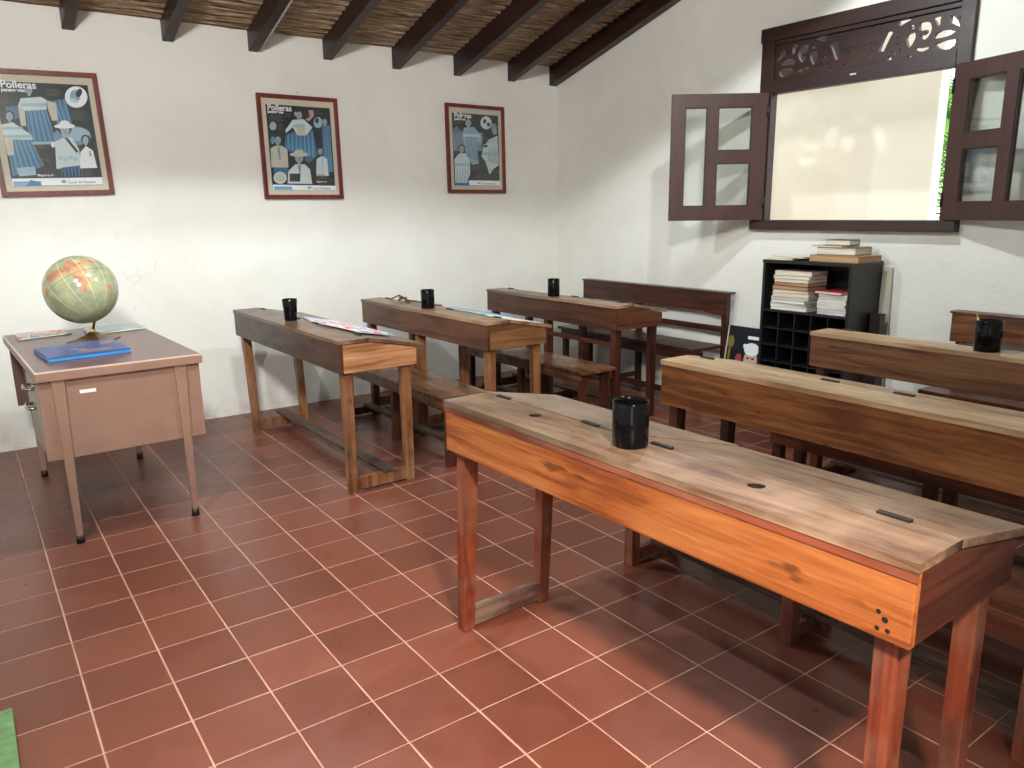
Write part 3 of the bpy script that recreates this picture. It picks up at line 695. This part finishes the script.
art2 = cover_mat('map_cover', [lin((84, 128, 190)), lin((214, 214, 214)), lin((200, 70, 66)), lin((190, 180, 160)), lin((90, 110, 170))], 7, .3, 1)
poly_folder('folder', [(.075, 1.13), (.36, 1.22), (.34, 1.40), (.072, 1.38)], .8618, .010, (art2, M['white'], mm('green_card', (150, 176, 150))), 'blue and red printed folder at the back left of the teacher desk', 'folder')
art3 = cover_mat('lilac_green_cover', [lin((176, 176, 200)), lin((150, 172, 160)), lin((190, 186, 206)), lin((120, 90, 96))], 7, .3, 2)
poly_folder('folder', [(.42, 1.06), (.76, 1.16), (.74, 1.40), (.44, 1.38)], .8618, .012, (art3, M['white'], mm('green_card', (150, 176, 150))), 'lilac and green folder at the back right of the teacher desk', 'folder')

# ------------------------------------------------------------------ framed posters
def poster(cx, cz, w, h, tilt, label, TL, TR, BR, BL, draw):
    t = thing('framed_poster', label, 'poster', (cx, YW-.001, cz), 0, 'framed costume posters on the back wall'); t.rotation_euler = (R(-1.2), R(tilt), 0)
    def fr(bm):
        f = .030; d0, d1 = -.030, -.001
        hw, hh = w/2, h/2
        for P_ in ([(-hw, -hh), (hw, -hh), (hw-f, -hh+f), (-hw+f, -hh+f)], [(hw, -hh), (hw, hh), (hw-f, hh-f), (hw-f, -hh+f)],
                   [(hw, hh), (-hw, hh), (-hw+f, hh-f), (hw-f, hh-f)], [(-hw, hh), (-hw, -hh), (-hw+f, -hh+f), (-hw+f, hh-f)]):
            prism(bm, P_, d0, d1, 'y', .002)
    obj('frame', fr, M['redframe'], t)
    B('mount', -w/2+.028, w/2-.028, -.012, -.006, -h/2+.028, h/2-.028, M['mat'], t, 0)
    obj('hanging_hook', lambda bm: (path(bm, [(-.035, -.004, h/2-.004), (0, -.004, h/2+.022), (.035, -.004, h/2-.004)], .0012, 5), tube(bm, (0, .0, h/2+.022), (0, -.012, h/2+.022), .003)), M['darkmetal'], t)
    x0, x1, z0, z1 = -w/2+.068, w/2-.062, -h/2+.066, h/2-.076
    mats = [mm('poster_black', (26, 30, 38)), mm('poster_blue', (104, 158, 196)), mm('poster_deep_blue', (66, 112, 156)), mm('poster_white', (222, 228, 232)),
            mm('poster_pale_blue', (170, 196, 214)), mm('poster_skin', (166, 178, 190)), mm('poster_hair', (30, 36, 46)), mm('poster_warm_white', (214, 204, 190)),
            mm('poster_grey_text', (112, 104, 98)), mm('poster_pink', (206, 160, 158)), mm('poster_shade_blue', (128, 154, 176))]
    bm = bmesh.new(); lay = [0]
    def uv(px, py):
        # invert the quad approximately
        u, v = .5, .5
        for _ in range(12):
            X = (1-v)*((1-u)*TL[0]+u*TR[0])+v*((1-u)*BL[0]+u*BR[0]); Y = (1-v)*((1-u)*TL[1]+u*TR[1])+v*((1-u)*BL[1]+u*BR[1])
            u += (px-X)/(TR[0]-TL[0]); v += (py-Y)/(BL[1]-TL[1])
        return min(1, max(0, u)), min(1, max(0, v))
    def face(pts, mi, raw=False):
        lay[0] += 1; y = -.0125-.00006*lay[0]; q = []
        for p in pts:
            u, v = p if raw else uv(*p); q.append(bm.verts.new((x0+u*(x1-x0), y, z1-v*(z1-z0))))
        f = bm.faces.new(q); f.material_index = mi
        f.normal_update()
        if f.normal.y > 0: f.normal_flip()
    class D:
        def poly(s, pts, mi): face(pts, mi)
        def el(s, cx, cy, a, b, mi, rot=0): face(ell(cx, cy, a, b, rot, 0, 360, 20), mi)
        def text(s, body, px, py, size, mi, bold=.0):
            me = text_mesh(body, size, bold); u, v = uv(px, py); lay[0] += 1
            me.transform(Matrix.Translation((x0+u*(x1-x0), -.0126-.00006*lay[0], z1-v*(z1-z0))) @ Matrix.Rotation(R(90), 4, 'X'))
            n0 = len(bm.faces); bm.from_mesh(me); bm.faces.ensure_lookup_table()
            for f in bm.faces[n0:]: f.material_index = mi
        def para(s, px, py, w, n, mi=8, g=6):
            for i in range(n):
                ww = w*(.75+.25*((i*37) % 5)/4); s.poly([(px, py+i*g), (px+ww, py+i*g+1), (px+ww, py+i*g+3), (px, py+i*g+2)], mi)
        def head(s, cx, cy, r, hat=None, hair=6):
            s.el(cx, cy-r*.15, r*1.25, r*1.25, hair); s.el(cx, cy+r*.1, r*.82, r*1.08, 5)
            s.poly([(cx-r*.3, cy+r), (cx+r*.3, cy+r), (cx+r*.35, cy+r*1.5), (cx-r*.35, cy+r*1.5)], 5)
            s.el(cx-r*.3, cy-.05*r, r*.14, r*.08, 6); s.el(cx+r*.3, cy-.05*r, r*.14, r*.08, 6); s.el(cx, cy+r*.55, r*.25, r*.07, 6)
            if hat is not None: s.el(cx, cy-r*.55, r*1.9, r*.45, hat); s.el(cx, cy-r*.95, r*.95, r*.65, hat)
            s.poly([(cx-r*.08, cy+r*.1), (cx+r*.08, cy+r*.1), (cx+r*.12, cy+r*.35), (cx-r*.12, cy+r*.35)], 10)
        def folds(s, pts, n, mi):
            (a, b, c, d) = pts
            for i in range(n):
                f = (i+.5)/n; g = .35/n
                p = lambda A, B_, k: (A[0]+(B_[0]-A[0])*k, A[1]+(B_[1]-A[1])*k)
                s.poly([p(a, b, f-g*.5), p(a, b, f+g*.3), p(d, c, f+g), p(d, c, f-g)], mi)
        def frill(s, x0_, x1_, y, amp, mi):
            for i in range(8):
                x = x0_+(x1_-x0_)*(i+.5)/8; s.el(x, y, abs(x1_-x0_)/14, amp, mi)
    face([(0, 0), (1, 0), (1, 1), (0, 1)], 0, True)
    draw(D())
    link('printed_picture', bm, mats, t)
    B('glass_cover', -w/2+.028, w/2-.028, -.0185, -.0175, -h/2+.028, h/2-.028, M['glass'], t, 0)
    return t

def draw1(d):
    sk = [(245, 222), (335, 212), (358, 335), (285, 335)]
    d.poly(sk, 2); d.folds(sk, 4, 1)
    sk = [(140, 255), (235, 255), (276, 425), (150, 432)]; d.poly(sk, 1); d.folds(sk, 5, 2); d.frill(150, 276, 425, 8, 4)
    d.poly([(45, 245), (105, 240), (110, 300), (60, 310)], 2)
    d.poly([(120, 205), (215, 200), (240, 215), (238, 262), (135, 266), (105, 240)], 3); d.frill(118, 238, 238, 9, 4); d.frill(122, 230, 218, 6, 3)
    d.poly([(105, 240), (135, 262), (138, 340), (112, 338)], 7); d.poly([(240, 218), (285, 232), (290, 315), (262, 318), (245, 262)], 7)
    d.head(160, 165, 20)
    sk = [(40, 395), (150, 395), (210, 540), (60, 585)]; d.poly(sk, 1); d.folds(sk, 6, 2); d.poly([(80, 545), (165, 540), (170, 582), (90, 588)], 4)
    d.poly([(18, 330), (75, 320), (160, 385), (165, 408), (25, 402)], 3); d.frill(25, 160, 390, 8, 4); d.frill(20, 120, 350, 7, 4); d.poly([(30, 400), (70, 402), (72, 480), (42, 482)], 7)
    d.head(62, 290, 19)
    d.el(355, 395, 95, 48, 10); d.el(372, 385, 70, 34, 4)
    d.poly([(268, 420), (310, 402), (352, 402), (385, 460), (392, 555), (268, 555)], 3)
    for i in range(4): d.el(290+i*25, 500+8*(i % 2), 13, 10, 4)
    d.poly([(316, 402), (330, 402), (380, 470), (372, 480)], 6); d.poly([(290, 550), (395, 540), (398, 596), (292, 596)], 2); d.folds([(290, 550), (395, 540), (398, 596), (292, 596)], 6, 6)
    d.head(320, 360, 27, 3)
    d.poly([(390, 475), (420, 445), (455, 470), (472, 556), (385, 556)], 3); d.poly([(436, 470), (440, 470), (444, 496), (438, 498)], 6); d.head(420, 415, 18)
    d.el(385, 205, 56, 52, 3); d.el(380, 200, 26, 30, 10); d.el(400, 185, 14, 22, 6, 30); d.el(372, 222, 22, 10, 4, 20)
    d.el(258, 435, 10, 14, 3)
    d.para(240, 165, 72, 6); d.para(355, 272, 78, 8); d.para(20, 200, 60, 6); d.para(175, 435, 40, 7); d.para(190, 500, 60, 4); d.para(400, 562, 50, 6)
    d.text('Polleras', 30, 152, .062, 3, .0015); d.text('panamenas', 32, 170, .030, 3, .001)
    d.poly([(52, 598), (494, 604), (498, 640), (55, 635)], 3); d.poly([(58, 612), (190, 614), (192, 636), (60, 634)], 1); d.poly([(140, 606), (185, 620), (188, 636), (120, 636)], 2)
    d.text('Canal de Panama', 320, 630, .024, 8, .0004); d.el(300, 620, 13, 9, 10); d.text('Mayores de', 175, 590, .020, 3, .0006)
def draw2(d):
    d.poly([(480, 260), (530, 255), (548, 545), (490, 548)], 2); d.folds([(485, 260), (530, 255), (548, 545), (495, 548)], 4, 1); d.head(498, 235, 18, None)
    sk = [(310, 300), (410, 290), (450, 460), (380, 480)]; d.poly([(258, 320), (320, 290), (420, 285), (455, 440), (400, 490), (300, 430), (250, 400)], 2)
    d.folds([(262, 315), (430, 290), (440, 460), (262, 400)], 7, 1)
    d.poly([(300, 225), (365, 220), (420, 270), (400, 295), (380, 320), (330, 320), (300, 270), (262, 305), (255, 290)], 3); d.poly([(318, 250), (372, 250), (380, 318), (330, 320)], 7); d.frill(300, 375, 262, 8, 4)
    d.head(338, 195, 22); d.el(316, 188, 8, 14, 9)
    d.poly([(395, 165), (425, 165), (430, 200), (400, 232), (375, 222), (405, 205)], 9); d.el(455, 240, 28, 34, 4); d.el(448, 228, 12, 16, 6)
    d.poly([(170, 400), (200, 385), (235, 385), (268, 410), (275, 520), (175, 520)], 7); d.poly([(188, 520), (270, 520), (272, 570), (192, 570)], 2); d.poly([(210, 395), (222, 395), (230, 470), (220, 470)], 10); d.head(212, 350, 22); d.el(182, 352, 12, 24, 10)
    d.poly([(275, 540), (315, 500), (372, 498), (405, 530), (418, 622), (270, 620)], 3); d.poly([(330, 505), (350, 505), (348, 560), (340, 560)], 10)
    d.head(338, 455, 30, 7)
    d.poly([(445, 465), (480, 445), (510, 465), (520, 570), (442, 570)], 3); d.poly([(478, 450), (484, 450), (482, 560), (478, 560)], 4); d.head(468, 415, 17)
    d.poly([(440, 365), (480, 360), (482, 400), (444, 402)], 6)
    d.el(226, 585, 38, 38, 3); d.el(226, 585, 28, 26, 7); d.poly([(282, 558), (345, 558), (345, 608), (282, 608)], 6); d.para(286, 564, 54, 6, 8, 7)
    d.para(160, 195, 90, 9, 8, 5); d.el(182, 265, 20, 26, 5); d.para(205, 245, 40, 8, 8, 6); d.para(255, 185, 40, 4); d.para(430, 175, 60, 3); d.para(440, 560, 70, 6, 8, 6)
    d.text('Polleras', 148, 166, .060, 3, .0015); d.text('panamenas', 150, 183, .028, 3, .001); d.text('Mayores de', 445, 612, .018, 3, .0006)
    d.poly([(182, 628), (560, 632), (563, 660), (185, 662)], 3); d.poly([(190, 640), (295, 640), (298, 660), (192, 660)], 1); d.el(400, 645, 14, 8, 10); d.text('Canal de Panama', 420, 655, .022, 8, .0004)
def draw3(d):
    d.poly([(120, 250), (150, 225), (200, 270), (330, 270), (325, 400), (130, 400)], 10)
    d.poly([(200, 235), (270, 230), (325, 300), (315, 350), (290, 330), (300, 490), (255, 500), (210, 400), (190, 290)], 4); d.folds([(205, 240), (275, 235), (305, 480), (225, 440)], 5, 10); d.frill(195, 310, 290, 10, 3)
    d.head(230, 200, 24)
    d.el(355, 200, 40, 46, 3); d.el(345, 190, 10, 16, 6); d.el(372, 212, 12, 14, 6); d.el(410, 230, 22, 28, 10); d.el(415, 262, 18, 22, 5)
    d.poly([(370, 320), (435, 290), (442, 500), (400, 530), (375, 570), (345, 470), (320, 440), (330, 380)], 3); d.folds([(375, 330), (438, 300), (440, 500), (360, 470)], 5, 4); d.frill(330, 440, 420, 12, 4); d.frill(335, 435, 360, 9, 3)
    d.el(350, 365, 14, 8, 6)
    d.poly([(135, 460), (165, 420), (210, 415), (240, 470), (240, 560), (215, 640), (140, 640)], 3); d.frill(135, 235, 500, 12, 4); d.folds([(145, 520), (235, 520), (225, 640), (142, 640)], 5, 4)
    d.head(182, 385, 22)
    d.para(125, 180, 70, 6); d.para(330, 290, 46, 8, 8, 6); d.para(250, 515, 70, 8, 8, 6); d.para(385, 535, 55, 9, 8, 6); d.para(130, 240, 60, 6)
    d.text('Polleras', 132, 162, .056, 3, .0015); d.text('panamenas', 133, 180, .026, 3, .001)
    d.poly([(230, 612), (446, 614), (446, 648), (226, 648)], 3); d.poly([(136, 632), (232, 630), (232, 650), (136, 650)], 2); d.el(300, 632, 12, 8, 9); d.text('Canal de Panama', 325, 640, .020, 8, .0004)
poster(.468, 2.085, .66, .785, -1.6, 'largest-looking framed poster at the left picture edge, with a round photo at its upper right', (0, 120), (445, 148), (500, 640), (55, 635), draw1)
poster(2.173, 2.055, .645, .775, .0, 'framed poster in the middle of the back wall, with a man in a pale hat', (138, 130), (530, 152), (563, 660), (185, 662), draw2)
poster(3.812, 2.095, .625, .765, .2, 'framed poster nearest the room corner, a seated woman in white at its lower left', (118, 128), (442, 150), (446, 650), (135, 650), draw3)

# ------------------------------------------------------------------ black shelf unit with pigeonholes
sx0, sx1, sy0, sy1, szt = 4.39, 4.75, -1.388, -.728, 1.20
sh = thing('shelf_unit', 'black shelf unit with pigeonholes and stacked magazines under the window', 'shelf', ((sx0+sx1)/2, (sy0+sy1)/2, 0))
ox, oy = (sx0+sx1)/2, (sy0+sy1)/2
def SB(name, x0, x1, y0, y1, z0, z1, b=.002): return B(name, x0-ox, x1-ox, y0-oy, y1-oy, z0, z1, M['shelf'], sh, b)
SB('side_panel', sx0, sx1, sy0, sy0+.02, 0, szt-.022); SB('side_panel', sx0, sx1, sy1-.02, sy1, 0, szt-.022)
SB('top_panel', sx0-.004, sx1, sy0-.002, sy1+.002, szt-.022, szt)
SB('back_panel', sx1-.012, sx1-.001, sy0+.02, sy1-.02, .02, szt-.022)
SB('shelf_board', sx0+.004, sx1-.012, sy0+.02, sy1-.02, .845, .862)
SB('plinth', sx0+.01, sx1-.012, sy0+.02, sy1-.02, 0.0, .06)
def grid(bm):
    for k in range(1, 7): z = .845-.118*k; box(bm, sx0+.006-ox, sx1-.013-ox, sy0+.02-oy, sy1-.02-oy, z, z+.008, 0)
    for k in range(1, 5): y = sy1-.02-(sy1-sy0-.04)*k/5; box(bm, sx0+.006-ox, sx1-.013-ox, y-.004-oy, y+.004-oy, .062, .844, 0)
obj('pigeonhole_grid', grid, M['shelf'], sh)

def book(name, x, y, z, w, l, th, rz, cover, page, label, cat, group, hard=False):
    """x,y centre, w along x, l along y"""
    t = thing(name, label, cat, (x, y, z), R(rz), group)
    c = max(.0012, th*.12)
    obj('cover', lambda bm: (box(bm, -w/2, w/2, -l/2, l/2, 0, c, 0), box(bm, -w/2, w/2, -l/2, l/2, th-c, th, 0), box(bm, w/2-.003, w/2, -l/2, l/2, c, th-c, 0)), cover, t)
    obj('pages', lambda bm: box(bm, -w/2+.002, w/2-.003, -l/2+.002, l/2-.002, c, th-c, 0), page, t)
    return t
pg = [paper_stack_mat('cream_page_edges', (222, 212, 192)), paper_stack_mat('white_page_edges', (230, 228, 222)), paper_stack_mat('tan_page_edges', (188, 150, 112))]
cv = [mm('cover_cream', (214, 204, 184)), mm('cover_grey', (150, 146, 138)), mm('cover_brown', (120, 78, 52)), mm('cover_white', (226, 222, 214)), mm('cover_dark', (62, 54, 50))]
ordn = ['lowest', 'second from the bottom', 'third from the bottom', 'fourth from the bottom', 'fifth from the bottom', 'sixth from the bottom', 'seventh from the bottom', 'eighth from the bottom', 'ninth from the bottom', 'tenth from the bottom', 'topmost']
z = .863
th_ = [.024, .022, .026, .020, .024, .022, .028, .026, .020, .024, .030]
for k in range(11):
    th = th_[k]; ci = [0, 3, 1, 3, 0, 1, 2, 2, 0, 1, 0][k]; pi_ = [1, 1, 1, 0, 0, 0, 2, 2, 0, 0, 0][k]
    book('magazine', 4.51+rnd.uniform(-.012, .008), -.925+rnd.uniform(-.010, .012)-.003*k, z, .20, .28-.006*(k % 3), th-.001, rnd.uniform(-4, 4), cv[ci], pg[pi_],
         '%s%s in the tall left stack on the black shelf' % (['cream magazine, ', 'brown-edged magazine, '][k in (6, 7)], ordn[k]), 'magazine', 'tall stack of magazines in the shelf unit')
    z += th
z = .863
for k in range(9):
    th = .0165
    red = k == 8
    book('magazine', 4.52+rnd.uniform(-.01, .01)-(.015 if red else 0), -1.245+rnd.uniform(-.008, .008)+(.012 if red else 0), z, .20, .205, th-.001, rnd.uniform(-3, 3)+(-5 if red else 0),
         mm('cover_red', (196, 56, 66)) if red else cv[[3, 1, 3, 3, 0, 3, 1, 3][k % 8]], pg[1],
         ('topmost magazine with a red cover in the right shelf stack' if red else 'white magazine, %s in the lower right stack on the black shelf' % ordn[k]), 'magazine', 'lower stack of magazines in the shelf unit')
    z += th
book('papers', 4.53, -.83, 1.201, .22, .20, .014, 4, cv[3], pg[0], 'loose cream papers on the left of the shelf unit top, lower bundle', 'papers', 'papers on top of the shelf unit')
book('papers', 4.52, -.90, 1.2155, .20, .27, .012, -5, cv[0], pg[0], 'loose cream papers on the left of the shelf unit top, upper bundle', 'papers', 'papers on top of the shelf unit')
book('book', 4.55, -1.235, 1.201, .24, .36, .042, -4, mm('cover_tan', (168, 124, 82)), pg[2], 'wide tan book at the bottom of the pile on the shelf unit', 'book', 'books piled on the shelf unit')
book('book', 4.55, -1.225, 1.2435, .20, .265, .050, 2, mm('cover_olive', (120, 110, 92)), pg[0], 'thick grey-brown book in the middle of the pile on the shelf unit', 'book', 'books piled on the shelf unit')
book('book', 4.54, -1.165, 1.294, .17, .24, .010, -7, cv[1], pg[1], 'thin pale booklet jutting left under the topmost book of the pile', 'book', 'books piled on the shelf unit')
book('book', 4.54, -1.215, 1.3045, .14, .165, .036, 5, mm('cover_dark_brown', (86, 70, 56)), pg[0], 'small dark brown book topping the pile on the shelf unit', 'book', 'books piled on the shelf unit')
pb = thing('leaning_board', 'pale board leaning on the wall behind the black shelf unit', 'board', (4.735, -1.425, 0))
obj('board_sheet', lambda bm: hexa(bm, [(-.02, -.05, 0), (-.008, -.05, 0), (-.008, .035, 0), (-.02, .035, 0), (.008, -.03, 1.16), (.02, -.03, 1.16), (.02, .035, 1.16), (.008, .035, 1.16)], .001), mm('pale_board', (196, 188, 170)), pb)
bb = thing('wooden_box', 'small dark brown wooden box beside the black shelf unit', 'box', (4.66, -1.43, 0))
B('box_body', -.03, .03, -.035, .035, 0, .855, M['frame'], bb, .002); B('box_lid', -.032, .032, -.037, .037, .856, .868, M['frame'], bb, .002)

# picture leaning on the wall between bench and shelf
lp_ = thing('leaning_picture', 'dark poster showing a face, leaning on the wall between bench and black shelf', 'picture', (4.60, -.415, 0)); lp_.rotation_euler = (0, R(9), 0)
B('picture_board', 0, .012, -.19, .19, .0, .665, mm('poster_black', (26, 30, 38)), lp_, .001)
def face_(bm):
    def f(P_, mi, k):
        q = bm.faces.new([bm.verts.new((-.0006-.0004*k, y+.018, z_)) for y, z_ in P_]); q.material_index = mi
    f([(-.01, .60), (-.16, .60), (-.16, .575), (-.01, .575)], 0, 0); f([(.02, .535), (-.06, .535), (-.06, .505), (.02, .505)], 0, 0)
    f([(p[0], p[1]) for p in ell(-.06, .415, .062, .085)], 1, 1); f(ell(-.06, .50, .070, .050), 0, 2); f(ell(-.08, .43, .014, .007), 2, 3); f(ell(-.035, .43, .014, .007), 2, 3)
    f(ell(-.058, .372, .022, .008), 3, 3); f(ell(.05, .42, .03, .035), 3, 1); f(ell(.14, .54, .03, .05), 4, 1); f(ell(.145, .44, .012, .07), 4, 1)
obj('printed_face', face_, [mm('poster_white', (222, 228, 232)), mm('poster_face', (196, 164, 146)), mm('poster_hair', (30, 36, 46)), mm('poster_lips', (150, 70, 66)), mm('poster_olive', (120, 104, 50))], lp_)
B('pale_edge_strip', -.002, .013, .191, .20, 0, .665, mm('pale_board', (196, 188, 170)), lp_, .0005)

# green board lying on the floor
gm = NT('worn_green_paint'); gv = gm.vec()
gc_ = gm.ramp(gm.noise(gv, 30, 4), [(.3, (84, 118, 72)), (.6, (104, 142, 90)), (.8, (128, 160, 112))])
gm.col(gm.mix(gm.ramp(gm.noise(gv, 60, 2), [(.70, (0, 0, 0, 1)), (.74, (.7, .7, .7, 1))]), gc_, lin((60, 70, 48)))); gm.rough(.5)
g_ = thing('painted_board', 'worn green painted board on the floor at the bottom left picture corner', 'board', (-.39, -1.72, 0))
B('board_panel', -.185, .185, -.34, .34, .012, .032, gm.m, g_, .006)
for yy in (-.25, .22): B('batten', -.17, .17, yy, yy+.04, 0, .0125, gm.m, g_, .001)

# ------------------------------------------------------------------ light
wd = bpy.data.worlds.new('sky'); S.world = wd; wd.use_nodes = True; wt = wd.node_tree; wt.nodes.clear()
bg = wt.nodes.new('ShaderNodeBackground'); wo = wt.nodes.new('ShaderNodeOutputWorld'); wt.links.new(bg.outputs[0], wo.inputs[0])
bg.inputs[0].default_value = (.93, .97, 1, 1); bg.inputs[1].default_value = 3.5
def area(name, loc, rot, sx, sy, power, color=(1, 1, 1), portal=False, disk=False):
    l = bpy.data.lights.new(name, 'AREA'); l.shape = 'ELLIPSE' if disk else 'RECTANGLE'; l.size = sx; l.size_y = sy; l.energy = power; l.color = color
    o = bpy.data.objects.new(name, l); COL.objects.link(o); o.location = loc; o.rotation_euler = rot
    if portal: l.cycles.is_portal = True
    return o
area('window_portal', (XW+.2, -1.1, 1.95), (0, R(90), 0), 1.0, 1.3, 1, portal=True)
area('door_portal', ((DX0+DX1)/2, YN-.2, DZ/2), (R(90), 0, 0), DX1-DX0, DZ, 1, portal=True)
tilt = (-math.atan(SL), 0, 0)
LA = (-.45, -1.55, 2.92); LB = (1.12, -.30, 2.72); LC = (3.10, -1.40, 3.20)
COOL = (.91, .98, 1.0)
def lamp(loc, power, rad=.07, sl=SL):
    l = bpy.data.lights.new('ceiling_lamp', 'SPOT'); l.energy = power; l.color = COOL; l.shadow_soft_size = rad
    l.spot_size = R(172); l.spot_blend = .10
    o = bpy.data.objects.new('ceiling_lamp', l); COL.objects.link(o); o.location = loc; o.rotation_euler = (-math.atan(sl), 0, 0)
lamp(LA, 215); lamp(LB, 130); lamp(LC, 150, .05, .37)
def spot(name, loc, tgt, energy, col, rad, size, blend):
    l = bpy.data.lights.new(name, 'SPOT'); l.energy = energy; l.color = col; l.shadow_soft_size = rad; l.spot_size = R(size); l.spot_blend = blend
    o = bpy.data.objects.new(name, l); COL.objects.link(o); o.location = loc
    o.rotation_euler = (Vector(tgt)-Vector(loc)).to_track_quat('-Z', 'Y').to_euler()
spot('rear_fill_spot', (-.6, -4.3, 3.2), (2.7, 2.0, 2.65), 900, (1, .97, .93), .22, 78, .7)  # unseen fill light, added to brighten the upper walls without lifting the floor
# warm spotlight near the entrance aimed at the front desk
spot('warm_spotlight', (.25, -4.5, 2.5), (.85, -2.75, .1), 1000, (1, .80, .69), .10, 56, 1.0)

S.view_settings.view_transform = 'Standard'; S.view_settings.look = 'None'; S.view_settings.gamma = 1; S.view_settings.use_curve_mapping = False
S.view_settings.exposure = -0.06
S.cycles.use_denoising = True
S.cycles.max_bounces = 8; S.cycles.diffuse_bounces = 5; S.cycles.glossy_bounces = 4; S.cycles.transparent_max_bounces = 12
S.cycles.sample_clamp_indirect = 6
